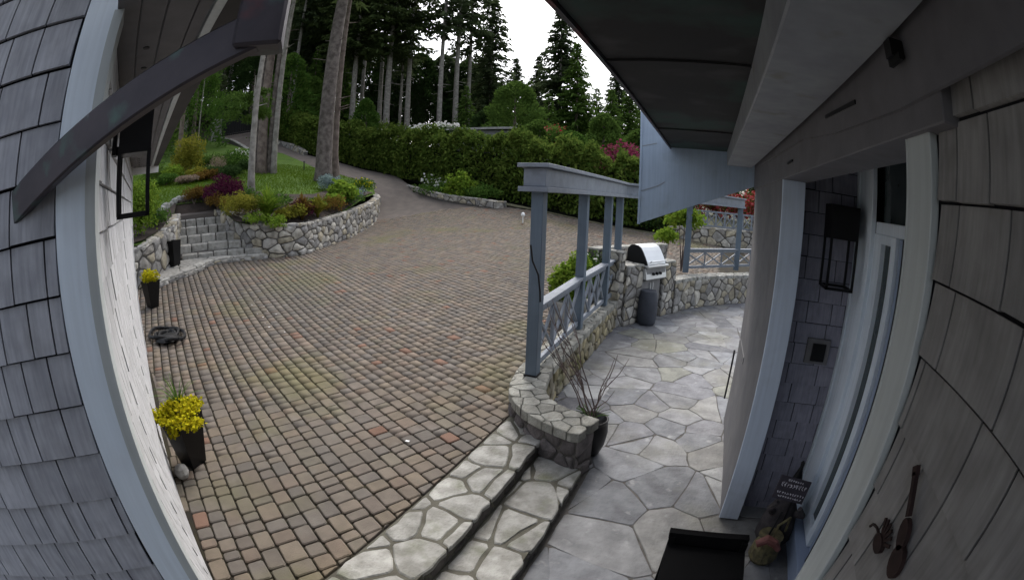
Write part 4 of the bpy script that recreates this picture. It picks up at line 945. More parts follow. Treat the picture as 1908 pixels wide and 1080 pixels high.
def tuft(name, az, d, h, n, leaf, label, lawn=True, spread=.6, base=None, cat='grass clump', w_=.04, group=None):
    p = on(az, d, lawn) if base is None else base; t = empty(name, p, label, cat, group); Vs = []; Fs = []
    for i in range(n):
        a = R.uniform(0, 6.3); s = R.uniform(.1, 1) * spread; hh = h * R.uniform(.7, 1.1) * (1 - .35 * s / spread); pr = []
        for k in range(5):
            u = k / 4; rr = s * u ** 1.6 * h; zz = hh * (u * 1.25 - .45 * u * u * (1 + s)); pr.append((p[0] + rr * math.cos(a), p[1] + rr * math.sin(a), p[2] + max(zz, .0)))
        o0 = len(Vs)
        for k, q in enumerate(pr): ww = w_ * (1 - .8 * k / 4); Vs += [(q[0] - ww * math.sin(a), q[1] + ww * math.cos(a), q[2]), (q[0] + ww * math.sin(a), q[1] - ww * math.cos(a), q[2])]
        Fs += [(o0 + 2 * k, o0 + 2 * k + 1, o0 + 2 * k + 3, o0 + 2 * k + 2) for k in range(4)]
    big('blades', np.array(Vs), np.array(Fs), leaf, t, off=p); return t

# island planting
bush('japanese_maple', -61.2, 15.2, (.85, .85, .50), 'low domed maroon laceleaf maple above the right end of the garden steps', l_mar, .07, 4500, cat='tree', zoff=.05)
bush('bronze_shrub', -65.6, 15.7, (.8, .35, .3), 'small dry brown planting on the bank above the top garden step', l_brn, .07, 1300)
bush('bronze_shrub', -64.3, 15.9, (.7, .5, .3), 'low brown and tan groundcover left of the maroon maple', l_brn, .08, 1500)
bush('bronze_shrub', -62.4, 14.6, (.45, .45, .25), 'small golden brown shrub at the right end of the top garden step', l_brn, .08, 900)
bush('juniper', -59.6, 13.4, (.7, .55, .42), 'yellow green juniper at the left end of the retaining wall', l_yel, .08, 2600, aspect=.35)
bush('juniper', -57.9, 13.4, (.6, .5, .42), 'second yellow green juniper just left of the spiky grass clump', l_yel, .07, 2200, aspect=.3)
tuft('ornamental_grass', -55.9, 13.3, 1.35, 380, l_lime, 'tall spiky yellow green grass clump behind the retaining wall')
bush('spilling_shrub', -54.9, 12.75, (.42, .35, .38), 'bright green shrub spilling over the face of the retaining wall', l_lime, .07, 1500, zoff=-.22)
bush('creeping_plant', -57.6, 12.85, (.5, .3, .22), 'yellow green creeper hanging on the wall top left of the spilling shrub', l_lime, .07, 1000, zoff=-.06)
tuft('ornamental_grass', -51.4, 14.0, 1.1, 300, l_brn, 'bronze grass clump in the middle of the raised bed')
bush('bronze_shrub', -51.6, 14.2, (.5, .5, .35), 'dark purple brown shrub in the centre of the bronze grass', l_mar, .07, 900)
tuft('ornamental_grass', -49.4, 14.7, 1.0, 260, l_yel, 'golden arching grass clump right of the bronze grass')
bush('groundcover', -53.2, 13.7, (.6, .4, .28), 'green and tan groundcover between the two grass clumps', l_yel, .08, 1300)
bush('heather', -47.6, 15.8, (.6, .5, .35), 'pinkish brown heather right of the golden grass', l_brn, .06, 1400)
bush('blue_shrub', -47.9, 19.0, (.55, .5, .42), 'pale blue grey shrub at the foot of the leaning fir', l_blu, .09, 1200)
bush('leafy_perennial', -46.2, 17.3, (.75, .6, .5), 'bright green leafy perennial near the right end of the bed', l_lime, .15, 1300, aspect=.8)
bush('blue_shrub', -44.9, 18.2, (.5, .5, .35), 'small blue green shrub between the bright green plants', l_blu, .08, 900)
bush('leafy_perennial', -47.2, 16.3, (.45, .45, .35), 'small lime plant in front of the blue grey shrub', l_lime, .12, 700, aspect=.8)
bush('leafy_perennial', -43.7, 19.9, (.7, .6, .42), 'yellow green mound at the rounded tip of the island bed', l_mid, .1, 1500, extra=(l_gold, 120, .1))
for a, d, lb in ((-45.2, 17.4, 'small dark green filler plant near the blue green shrub'), (-50.2, 15.4, 'green filler plant behind the bronze grass'), (-54.4, 15.1, 'green filler plant behind the tall spiky grass'), (-58.6, 15, 'green filler plant right of the maroon maple')):
    bush('filler_plant', a, d, (.6, .5, .28), lb, l_mid, .09, 900)
bush('left_shrub', -73.2, 11.9, (.6, .6, .9), 'tall yellow green shrub against the garage corner left of the steps', l_lime, .10, 4200)
bush('left_shrub', -71.0, 12.9, (.5, .5, .3), 'low green plant on the wall top left of the garden steps', l_mid, .09, 900)
# upper garden
bush('rhododendron', -66.6, 24, (1.2, 1.1, 1.15), 'large loose yellow green shrub in the upper garden', l_yel, .13, 4200)
bush('rhododendron', -64.2, 26, (1.1, 1.1, .55), 'grey green shrub right of the large loose shrub', l_ced, .13, 3000)
bush('rhododendron', -61.2, 27, (1.0, 1.0, .42), 'dark round shrub in front of the upper lawn', l_dk, .12, 2400)
bush('rhododendron', -60.2, 24.5, (1.1, 1.0, .6), 'dark green spreading shrub left of the thin grey trunk', l_mid, .12, 2400)
bush('pale_azalea', -59.6, 27, (.8, .8, .5), 'cream flowered azalea beside the upper lawn', l_mid, .12, 1500, extra=(l_whi, 330, .16))
for i, (a, d, r_, lf, lb) in enumerate([(-69.6, 21.5, (.8, .7, .45), l_mid, 'low green mound at the far left behind the lower lawn'), (-68.6, 22.5, (.7, .7, .7), l_lime, 'lime green shrub next to the reddish trunk'), (-65.2, 22, (.8, .6, .5), l_yel, 'olive mound between lower and upper lawns'), (-64.0, 21.2, (.8, .6, .4), l_brn, 'brownish low planting left of the rockery'),
      (-63.2, 22.5, (.7, .7, .42), l_dk, 'dark round shrub left of the twiggy grey shrub'), (-60.6, 20.5, (.7, .6, .5), l_dk, 'dark green mound just behind the maroon maple'), (-59.6, 22.5, (.7, .6, .5), l_dk, 'dark upright shrub left of the slim grey trunk'), (-66.6, 21, (.9, .6, .32), l_dry, 'dry tan groundcover along the back of the lower lawn'), (-70.8, 23, (.9, .8, .9), l_ced, 'olive shrub beside the garage eave in the upper garden')]):
    bush('garden_shrub', a, d, (r_[0], r_[1], r_[2] * .65), lb, lf, .11, 1700)
bush('dry_shrub', -62.5, 23.5, (.6, .6, .6), 'leafless grey twiggy shrub above the maroon maple', l_dry, .12, 900, aspect=.15)
for i in range(5):
    p = on(-61.8 + .35 * i, 22 + i * .5, True); mb = MB(); q = [(p[0] + .35 * math.cos(t) * R.uniform(.7, 1.2), p[1] + .3 * math.sin(t) * R.uniform(.7, 1.2)) for t in np.arange(0, 6.2, .8)]
    v, f = stone_piece(q, .22, base=-.15, edge=.08, crown=.04); mb.add([(a_, b_, p[2] + h) for a_, b_, h in v], f); o = obj('garden_boulder', mb, m_stone); tag(o, ('leftmost', 'second', 'middle', 'fourth', 'rightmost')[i] + ' grey boulder from the left in the rockery behind the maroon maple', 'boulder', 'grey rockery boulders behind the maroon maple')
# planter on the far driveway edge
bush('leafy_perennial', -31.6, 22.6, (.9, .6, .85), 'lime green leafy shrub in the middle of the far planter', l_lime, .16, 1300, lawn=False, aspect=.8)
bush('groundcover', -34.6, 23.9, (1.3, .6, .42), 'blue green groundcover in the left half of the far planter', l_mid, .12, 1900, lawn=False)
bush('groundcover', -29.2, 22.1, (1.4, .6, .5), 'green groundcover in the right half of the far planter', l_mid, .12, 2000, lawn=False)
bush('rose_bush', -34.2, 24.2, (.9, .5, .6), 'pale pink flowered bush above the left end of the far planter', l_ced, .1, 1100, lawn=False, extra=(l_whi, 90, .17))

# hedge
hp = Path([(*A(a, d)[:2], float(T(*xy(a, d))), h) for a, d, h in [(-56.5, 47, 3), (-53.3, 41, 2.4), (-50.6, 35, 2.3), (-46.8, 32.8, 2.5), (-43.4, 31.3, 2.5), (-39.3, 29.6, 2.8), (-36, 27.8, 2.8), (-31, 25.5, 2.9), (-28, 24.2, 3.0), (-23.1, 22.8, 3.1), (-18, 21.6, 3.0), (-13, 21, 3.0), (-8, 20.8, 2.7), (-2, 21, 2.2)]], 6)
hd = empty('laurel_hedge', (hp.P[30][0], hp.P[30][1], hp.P[30][2]), 'long dark green laurel hedge along the far side of the driveway', 'hedge')
N = 64000; P = np.zeros((N, 3)); t = NR.random(N) * hp.L
w8 = 1.0 + 1.3 * NR.random(N)
tt = np.sort(t)
cs = np.array([np.interp(tt, hp.S, hp.P[:, k]) for k in range(4)]).T
dx = np.gradient(hp.P[:, 0], hp.S); dy = np.gradient(hp.P[:, 1], hp.S)
nx = np.interp(tt, hp.S, dy); ny = -np.interp(tt, hp.S, dx); l = np.hypot(nx, ny); nx /= l; ny /= l
pick = NR.random(N); hh = cs[:, 3] * (1 + .08 * np.sin(tt * 1.9) + .08 * np.sin(tt * 4.7 + 1) + .05 * np.sin(tt * 9.1))
off = np.where(pick < .62, .85 + .22 * np.sin(tt * 2.3) * np.sin(tt * .9) + NR.normal(size=N) * .15 + .10 * np.sin(tt * 5.3 + pick * 9), NR.uniform(-1.1, .95, N))
zz = np.where(pick < .62, NR.random(N) * hh, hh * (1 + NR.normal(size=N) * .035) - np.abs(off) ** 3 * .25)
off = off - np.where(pick < .62, .95 * np.clip(zz / hh - .45, 0, 1) ** 1.5 * 1.6 + .55 * np.clip(.45 - zz / hh, 0, 1), 0)
P[:, 0] = cs[:, 0] + nx * off; P[:, 1] = cs[:, 1] + ny * off; P[:, 2] = cs[:, 2] + zz
V, F = leaf_mesh(P, .24, .45, .6); big('foliage', V, F, l_hed, hd, off=hd.location[:])
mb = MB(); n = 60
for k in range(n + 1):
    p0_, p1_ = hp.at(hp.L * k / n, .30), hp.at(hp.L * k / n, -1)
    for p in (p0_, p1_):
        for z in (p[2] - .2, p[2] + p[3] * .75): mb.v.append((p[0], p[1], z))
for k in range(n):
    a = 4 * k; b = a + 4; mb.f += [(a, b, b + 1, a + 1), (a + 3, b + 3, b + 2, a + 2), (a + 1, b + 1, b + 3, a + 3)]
obj('light_block_core', mb, m_twigd, hd)  # solid core added to block light; hedge shade put into its colour

# ---- trees
def trunk_mb(H, r, lean=(0, 0), n=10, seed=0, flare=1.35, bend=.3):
    rr = random.Random(seed); mb = MB(); k = 9; pts = []; rs = []
    for i in range(k + 1):
        u = i / k; pts.append((lean[0] * u + bend * .3 * math.sin(u * 3 + seed) * (u > 0), lean[1] * u + bend * .2 * math.cos(u * 4 + seed) * (u > 0) - (.2 * bend * math.cos(seed) if u > 0 else 0) * 0, -.4 + (H + .4) * u)); rs.append(r * (1 - .82 * u) * (flare if i == 0 else 1))
    pts.insert(1, (0, 0, .5)); rs.insert(1, r * 1.02)
    mb.tube(pts, rs, n); return mb
def fir_arrays(H, Rr, bare, seed, dens=1.0, sz=.75):
    rg = np.random.default_rng(seed); D = []; P = []
    z = bare
    while z < H - .2:
        u = (z - bare) / (H - bare); rad_ = Rr * (1 - u) ** .75 * (.6 + .4 * min(1, u * 5 + .3)); nb = max(4, int(7 * dens))
        for b in range(nb):
            if rg.random() < .12: continue
            a = rg.uniform(0, 6.283); L_ = rad_ * rg.uniform(.65, 1.15); ns = max(3, int(L_ * 4.2 * dens))
            for s in range(ns):
                q = (s + .6) / ns; rr = L_ * q; x, y = rr * math.cos(a), rr * math.sin(a); zz = z - .10 * rr - .12 * rr * rr / max(Rr, 1) + rg.normal() * .08
                for sd_ in (-1, 1):
                    ang = a + sd_ * rg.uniform(.5, 1.1); P.append((x + .2 * math.cos(ang), y + .2 * math.sin(ang), zz)); D.append((math.cos(ang), math.sin(ang), -rg.uniform(.15, .65)))
        z += rg.uniform(.32, .5) / dens
    P, D = np.array(P), np.array(D)
    D /= np.linalg.norm(D, axis=1)[:, None]
    return leaf_mesh(P, sz, .34, .8, dirs=D, rng=rg)
def proto_tree(name, H, Rr, bare, rtrunk, seed, leaf, bark, dens=1.0, sz=.75):
    V, F = fir_arrays(H, Rr, bare, seed, dens, sz)
    t = empty(name, (0, 0, 0), '', 'tree'); big('crown', V, F, leaf, t); obj('trunk', trunk_mb(H, rtrunk, seed=seed), bark, t, local=True, smooth=True)
    mb = MB(); rr = random.Random(seed)
    for k in range(9):
        z = bare * rr.uniform(.45, 1.0); a = rr.uniform(0, 6.3); l_ = rr.uniform(.5, 1.5); mb.tube([(0, 0, z), (l_ * math.cos(a), l_ * math.sin(a), z - .1)], [.04, .012], 4)
    obj('dead_branch', mb, bark, t, local=True)['kind'] = 'stuff'
    return t
used = {}
def copy_tree(src, loc, rz, s, label, group):
    if src.name not in used:
        used[src.name] = 1; o = src
    else:
        o = src.copy(); COL.objects.link(o)
        for ch in src.children: c = ch.copy(); COL.objects.link(c); c.parent = o
    o.location = loc; o.rotation_euler = (0, 0, rz); o.scale = (s, s, s); o['label'] = label; o['group'] = group; return o
PT = [proto_tree('fir_tree', 30, 3.6, 13, .30, 1, l_fir2, m_barkg, .85), proto_tree('fir_tree', 33, 5.2, 10, .36, 2, l_fir, m_barkg), proto_tree('hemlock_tree', 26, 4.4, 5, .28, 3, l_fir2, m_barkg, 1.1),
      proto_tree('fir_tree', 20, 4.6, 2.2, .3, 4, l_fir2, m_barkg, 1.35, .62), proto_tree('cedar_tree', 17, 4.2, 1.0, .3, 5, l_ced, m_barkr, 1.3, .6)]
# trunks seen one by one above the hedge
rowt = [(-40.9, 44, 1, .95, 'thick grey fir trunk rising just right of the green maple'), (-39.3, 47, 0, .62, 'short thin bare trunk right of the thick grey fir trunk'), (-38.3, 45, 0, 1.0, 'straight pale fir trunk right of the short thin trunk'), (-41.9, 50, 0, .95, 'thin fir trunk left of the thick grey fir trunk'),
        (-34.2, 43, 0, .95, 'slender fir trunk above the white blossom'), (-32.2, 45, 0, 1.05, 'tall fir trunk left of the shed roof'), (-30.8, 47, 0, .9, 'tall fir trunk above the left end of the shed roof'), (-45.4, 44, 1, .85, 'fir with heavy crown right of the big leaning fir')]
for a, d, k, s, lb in rowt: copy_tree(PT[k], on(a, d), R.uniform(0, 6), s, lb, 'tall firs behind the hedge')
rr = random.Random(77); cnt = 0; ORD = {}; ON = ('leftmost', 'second', 'third', 'fourth', 'fifth', 'sixth', 'seventh', 'eighth')
for band in range(4):
    a = -86 + rr.uniform(0, 2)
    while a < -27:
        d = 50 + band * 12 + rr.uniform(-3, 3); thin = -43.5 < a
        if not (-66 < a < -55 and d < 55) and not (thin and band == 0):
            k = rr.choice((0, 0, 1, 2) if band < 2 else (1, 1, 2, 2)); s = rr.uniform(.85, 1.15) * (1 + .08 * band)
            if thin: s = (EYE + d * math.tan(rad(rr.uniform(13.5, 19.5))) - on(a, d)[2]) / (30, 33, 26)[k]
            where = 'left of the gate' if a < -63 else 'beyond the gate' if a < -57.5 else 'behind the trunk cluster' if a < -52 else 'around the big leaning fir' if a < -44 else 'behind the slim trunks' if a < -34 else 'behind the shed roof'
            q_ = ORD.get((band, where), 0); ORD[(band, where)] = q_ + 1
            copy_tree(PT[k], on(a, d), rr.uniform(0, 6.3), s, ON[q_] + ' ' + ('tall dark conifer from left in the near row ', 'dark conifer from left in the middle row ', 'distant dark conifer from left ', 'farthest dark conifer from left ')[band] + where, 'dark conifers of the wood'); cnt += 1
        a += rr.uniform(2.8, 4.6) * (.8 if thin else 1)
copy_tree(PT[3], on(-19.1, 46, dz=-1.0), 1.0, 1.02, 'tall pointed conifer standing alone against the white sky', 'conifers on the skyline')
copy_tree(PT[3], on(-21.9, 52), 3.0, .72, 'shorter conifer tucked left of the tall pointed one', 'conifers on the skyline')
copy_tree(PT[4], on(-17.0, 42), 2.0, .82, 'conifer close on the right shoulder of the tall pointed one', 'conifers on the skyline')
copy_tree(PT[3], on(-11.8, 48), 4.0, .74, 'conifer top seen beside the copper eave', 'conifers on the skyline')
copy_tree(PT[2], on(-28.0, 50), 2.2, .86, 'open crowned hemlock at the left edge of the white sky', 'conifers on the skyline')
copy_tree(PT[3], on(-24.8, 60), 2.2, .78, 'low conifer in the dip of the skyline', 'conifers on the skyline')
for a, d, s, lb in ((-14.5, 50, .66, 'low cedar right of the tall pointed conifer'), (-9, 52, .7, 'cedar hidden partly by the gable board'), (-5, 45, .72, 'cedar seen low beyond the patio'), (1, 44, .75, 'cedar right of the hidden ones beyond the patio'), (6, 42, .8, 'cedar far right beyond the house'), (-23.5, 40, .5, 'small cedar under the sky gap'), (-31, 38, .42, 'small cedar above the shed roof'), (-46.5, 50, .5, 'low cedar deep in the wood right of the leaning fir'), (-50.5, 50, .55, 'low cedar deep in the wood left of the leaning fir')):
    copy_tree(PT[4], on(a, d), R.uniform(0, 6), s, lb, 'cedars behind the hedge')
for a, d, s_, lb in ((-26.5, 46, .55, 'cedar low under the open crowned hemlock'), (-20.6, 38, .45, 'small cedar left foot of the tall pointed conifer'), (-16.2, 46, .6, 'cedar between the tall pointed conifer and the eave'), (-12.6, 40, .55, 'cedar closing the low gap left of the gable board'), (-10.4, 44, .66, 'taller cedar closing the gap beside the gable board'), (-23.0, 48, .6, 'cedar below the dip of the skyline'), (-7, 46, .6, 'cedar behind the gable board edge')):
    copy_tree(PT[4], on(a, d), R.uniform(0, 6), s_, lb, 'cedars behind the hedge')
# broad bright cypress domes
def dome(name, az, d, h, r, leaf, label, n=9000, size=.28):
    p = on(az, d); t = empty(name, p, label, 'tree'); rg = np.random.default_rng(int(abs(az) * 10))
    u = rg.random(n) ** .8; rad_ = r * np.sqrt(np.clip(1 - u, 0, 1)) * (1 + .12 * np.sin(u * 30)); a = rg.random(n) * 6.283; q = .72 + .3 * rg.random(n)
    lump = 1 + .12 * np.sin(a * 5 + u * 9)
    P = np.stack([p[0] + rad_ * q * lump * np.cos(a), p[1] + rad_ * q * lump * np.sin(a), p[2] + u * h], 1)
    D = np.stack([np.cos(a), np.sin(a), .5 * np.ones(n)], 1); V, F = leaf_mesh(P, size, .45, .3, dirs=D, rng=rg); big('crown', V, F, leaf, t, off=p)
    mb = MB(); mb.tube([(p[0], p[1], p[2] - .3), (p[0], p[1], p[2] + h * .85)], [.25, .05], 8); obj('trunk', mb, m_barkr, t)
dome('cypress_tree', -24.8, 34, 7.6, 3.6, l_ced, 'broad sloping yellow green cypress behind the hedge below the sky gap')
dome('cypress_tree', -21.6, 30, 4.6, 2.6, l_ced, 'lower green cypress in front of the broad one', 6000)
dome('cypress_tree', -13.6, 29, 5.6, 2.1, l_ced, 'rounded green cypress left of the pink rhododendron', 6000)
dome('cypress_tree', -17.6, 27, 4.0, 2.2, l_mid, 'bushy green tree just behind the right half of the hedge', 5000)
dome('cypress_tree', -28.6, 35, 5.0, 2.2, l_dk, 'dark rounded tree right of the shed', 5000)
dome('cypress_tree', -9.0, 30, 5.0, 2.4, l_ced, 'green tree next to the gable board', 5000)
dome('maple_tree', -43.6, 36, 4.6, 1.7, l_mid, 'fresh green maple glowing in the dark wood above the hedge', 4200, .3)
dome('understory_tree', -53.6, 40, 8, 3.0, l_mid, 'leafy green understory tree left of the big leaning fir', 7000, .32)
dome('understory_tree', -50.6, 42, 6, 2.6, l_ced, 'olive green understory tree behind the big leaning fir', 6000, .32)
dome('understory_tree', -66, 38, 9, 3.2, l_mid, 'leafy green tree left of the gate pillar', 7000, .3)
dome('understory_tree', -72, 34, 8, 3.2, l_ced, 'olive tree at the far left of the upper garden', 6000, .3)
dome('understory_tree', -58.5, 52, 8, 4.2, l_dk, 'dark tree beyond the driveway gate', 6000, .35)
dome('understory_tree', -63, 56, 10, 4.2, l_dk, 'dark tree beyond the gate pillar', 6000, .35)
for i, (a, d, h, lb) in enumerate([(-75, 52, 12, 'at the far left of the wood'), (-70.5, 54, 12, 'left of the gate behind the olive tree'), (-67, 50, 10, 'left of the gate pillar'), (-57, 60, 13, 'beyond the gate and the trunk cluster'), (-53.5, 58, 12, 'between the trunk cluster and the big leaning fir'), (-50, 60, 12, 'directly behind the big leaning fir'), (-46.8, 60, 15, 'just right of the big leaning fir'),
      (-43.4, 60, 14, 'behind the fresh green maple'), (-40, 61, 14, 'behind the thick grey fir trunk'), (-37, 60, 13, 'between the straight pale trunk and the slender one'), (-34, 62, 14, 'behind the slender fir trunk'), (-31, 60, 13.5, 'behind the shed roof'), (-28, 62, 10, 'under the open crowned hemlock')]):
    dome('understory_tree', a, d, h, 5.0, l_dk if i % 2 else l_fir2, ('dark' if i % 2 else 'dull green') + ' evergreen in the shade ' + lb, 9000, .5)
# red and pink shrubs
bush('rhododendron', -10.6, 25, (1.5, 1.2, 1.0), 'rhododendron covered in dark pink flowers beside the gable board', l_mid, .14, 1800, lawn=False, extra=(l_pink, 1500, .17), zoff=2.0)
bush('rhododendron', -19.5, 28, (.9, .9, .8), 'small red flowered rhododendron above the pergola beam', l_mid, .13, 1500, lawn=False, extra=(l_red, 110, .15), zoff=3.0)
bush('white_shrub', -35.4, 30, (1.9, 1.2, .55), 'white flowering shrub topping the hedge in front of the shed', l_mid, .16, 2200, lawn=False, extra=(l_whi, 420, .24), zoff=2.55)
# the single trees on the island
def lone(name, az, d, r, H, lean, bark, label, seed, crown=None, lawn=True, flare=1.35, bend=.3):
    p = on(az, d, lawn); t = empty(name, p, label, 'tree')
    mb = trunk_mb(H, r, lean, 14, seed, flare, bend); obj('trunk', mb, bark, t, local=True, smooth=True)
    if crown:
        z0, Rr, k = crown; V, F = fir_arrays(H, Rr, z0, seed + 50, .8, .8); V = V + np.array([lean[0], lean[1], 0]) * (V[:, 2:3] / H); big('crown', V, F, k, t)
    mb = MB(); rr_ = random.Random(seed)
    for k in range(7):
        z = H * rr_.uniform(.15, .6); a = rr_.uniform(0, 6.3); l_ = rr_.uniform(.4, 1.1); x0, y0 = lean[0] * z / H, lean[1] * z / H; mb.tube([(x0, y0, z), (x0 + l_ * math.cos(a), y0 + l_ * math.sin(a), z + .15)], [.035, .01], 4)
    obj('branch', mb, bark, t, local=True)['kind'] = 'stuff'; return t
lone('fir_tree', -48.7, 21, .39, 26, (.9, .3), m_bark, 'big grey barked fir leaning right at the lawn edge', 3, (10.5, 4.2, l_fir), flare=1.4)
lone('fir_tree', -47.1, 21.8, .17, 16, (-.2, .2), m_barkr, 'thin reddish trunk right behind the big leaning fir', 4, (11, 1.5, l_fir), flare=1.3)
lone('fir_tree', -56.7, 22, .25, 28, (-.1, .2), m_barkr, 'thick reddish trunk in the left trunk cluster', 5, (11, 4, l_fir))
lone('fir_tree', -57.35, 22.4, .17, 22, (-.2, .1), m_bark, 'dark narrow trunk just left of the thick reddish one', 6, (12, 2, l_fir))
lone('fir_tree', -55.7, 22.2, .17, 24, (.25, .1), m_bark, 'dark thin trunk just right of the thick reddish one', 7, (12, 3, l_fir))
lone('fir_tree', -55.1, 22.0, .15, 24, (.4, .2), m_barkg, 'slim pale trunk at the right of the trunk cluster', 8, (12, 2.6, l_fir), bend=.1)
lone('hemlock_tree', -58.0, 17, .14, 14, (.1, .3), m_barkg, 'slim grey trunk in front of the trunk cluster', 9, (9.5, 1.6, l_fir2), bend=.15)
# foliage hanging round the slim trunk
def spray(az, d, e0, e1, r, leaf, label, n=3500, name='foliage_tree', off=0):
    p = on(az, d, True); t = empty(name, p, label, 'tree'); z0, z1 = EYE + d * math.tan(rad(e0)), EYE + d * math.tan(rad(e1)); C = []
    ox = off
    for k in range(16):
        a = R.uniform(0, 6.3); q = R.uniform(.28, .5); C.append(cloud(n // 16, (p[0] + ox + r * .7 * math.cos(a), p[1] + r * .7 * math.sin(a), z0 + (z1 - z0) * R.uniform(.08, .92)), (r * q, r * q, (z1 - z0) * q * .32), shell=.25))
    V, F = leaf_mesh(np.concatenate(C), .13, .4, .6); big('crown', V, F, leaf, t, off=p)
    mb = MB(); mb.tube([(p[0], p[1], p[2] - .2), (p[0] + .1, p[1], (p[2] + z1) / 2), (p[0], p[1], z1)], [.05, .04, .02], 7); obj('trunk', mb, m_barkg, t)
spray(-58.3, 17.25, 9.8, 15.0, 1.0, l_ced, 'small leafy green tree hanging over the gate view left of the trunks', 4200, off=-.55)
spray(-65.3, 30, 9.5, 20, 2.4, l_mid, 'taller green tree left of the gate rising past the garage eave', 6000)
lone('madrone_tree', -67.9, 30, .2, 12, (.3, .1), m_barkr, 'reddish bare trunk near the garage eave in the upper garden', 12, (7, 2.5, l_ced))

# shed behind the hedge
sh = empty('garden_shed', on(-29.3, 30), 'grey roofed garden shed mostly hidden behind the hedge', 'shed')
a0, a1 = A(-32.6, 29.5, el=7.9), A(-25.7, 29.5, el=8.2)
mb = MB(); z0 = 1.0
mb.prism([a0[:2], a1[:2], (a1[0] - 1, a1[1] + 3), (a0[0] - 1, a0[1] + 3)], z0, [a0[2] - .1, a1[2] - .1, a1[2] + .3, a0[2] + .3]); obj('wall', mb, m_colm, sh)
mb = MB(); mb.v = [(a0[0] - .3, a0[1] - .3, a0[2] - .08), (a1[0] + .3, a1[1] - .3, a1[2] - .08), (a1[0] - .6, a1[1] + 3.3, a1[2] + .45), (a0[0] - 1.3, a0[1] + 3.3, a0[2] + .45)]; mb.v += [(x_, y_, z_ + .14) for x_, y_, z_ in mb.v]
mb.f = [(0, 3, 2, 1), (4, 5, 6, 7), (0, 1, 5, 4), (1, 2, 6, 5), (2, 3, 7, 6), (3, 0, 4, 7)]; obj('roof', mb, m_roofs, sh)

# terrace beyond the patio: far wall, rail, azaleas
banded_wall('far_terrace_wall', [(-5, 19.6, -4.3, -3.0), (-2, 19.2, -4.5, -2.8), (1, 19, -4.7, -2.7), (4.5, 19, -4.7, -2.6), (9, 19.5, -4.6, -2.5)], 'far stone terrace wall seen through the patio railing posts', .15, .42, .24, m_stone, seed=9)
fr = empty('terrace_railing', A(1.5, 19.1, el=-2.6), 'far crossed grey railing on the terrace wall below the red azaleas', 'railing')
def fb(a, b, w_, h_, nm): mb = MB(); mb.beam(a, b, w_, h_); obj(nm, mb, m_rail, fr)
fb(A(-2.4, 19.1, el=-.75), A(8, 19.3, el=-.7), .1, .07, 'top_rail'); fb(A(-2.4, 19.1, el=-2.5), A(8, 19.3, el=-2.4), .06, .07, 'bottom_rail')
for k in range(9):
    a = -2.4 + 1.15 * k; fb(A(a, 19.12, el=-2.5), A(a, 19.12, el=-.7), .07, .07, 'post')
    fb(A(a, 19.1, el=-2.45), A(a + 1.15, 19.1, el=-.8), .04, .04, 'brace'); fb(A(a, 19.15, el=-.8), A(a + 1.15, 19.15, el=-2.45), .04, .04, 'brace')
for a, lb in ((-.6, 'red azalea behind the left end of the far terrace railing'), (2.2, 'red azalea behind the middle of the far terrace railing'), (5, 'red azalea behind the right end of the far terrace railing')):
    bush('azalea', a, 20.2, (.95, .7, .75), lb, l_mid, .1, 900, lawn=False, extra=(l_red, 1500, .13), group='red azaleas on the far terrace', zoff=.95)
bush('climbing_plant', -2.6, 12.6, (.55, .4, .42), 'lime green leafy plant climbing over the far patio post', l_lime, .12, 700, base=(-.62, 12.2, .78), zoff=.95, aspect=.7)
bush('climbing_plant', -5, 13, (.4, .4, .3), 'small lime plant left of the far patio post', l_lime, .11, 400, base=(-1.15, 12.6, .78), zoff=.55, aspect=.7)
bush('dark_shrub', -5.5, 20.2, (1.7, .8, .6), 'dark shrub beside the far end of the driveway', l_dk, .12, 1500, lawn=False)
# flower pots behind the railing
bp = empty('stone_planter', (-2.25, 7.25, float(T(-2.25, 7.25))), 'round grey stone planter full of green plants outside the patio railing', 'planter')
mb = MB(); mb.lathe([(.2, 0), (.3, .05), (.34, .3), (.36, .42), (.30, .42), (.28, .36)], bp.location[:], 16); obj('bowl', mb, m_stone, bp)
P = np.concatenate([cloud(900, (-2.25 + dx_, 7.25 + dy_, bp.location.z + .42 + dz_), (.22, .22, .26)) for dx_, dy_, dz_ in ((0, 0, .35), (-.15, .1, .2), (.15, -.1, .2), (.1, .2, .55), (-.1, -.15, .3))]); V, F = leaf_mesh(P, .07, .6, .5); big('foliage', V, F, l_lime, bp, off=bp.location[:])
V, F = leaf_mesh(P[::90] * 1.0, .07, .9, .6); big('blossom', V, F, l_whi, bp, off=bp.location[:])
bush('mixed_planting', -13, 9, (.45, .5, .5), 'dark green mixed planting with pale flowers outside the railing near the grill', l_mid, .07, 2200, base=(-2.25, 8.7, float(T(-2.2, 8.7))), extra=(l_whi, 40, .09), zoff=.35)

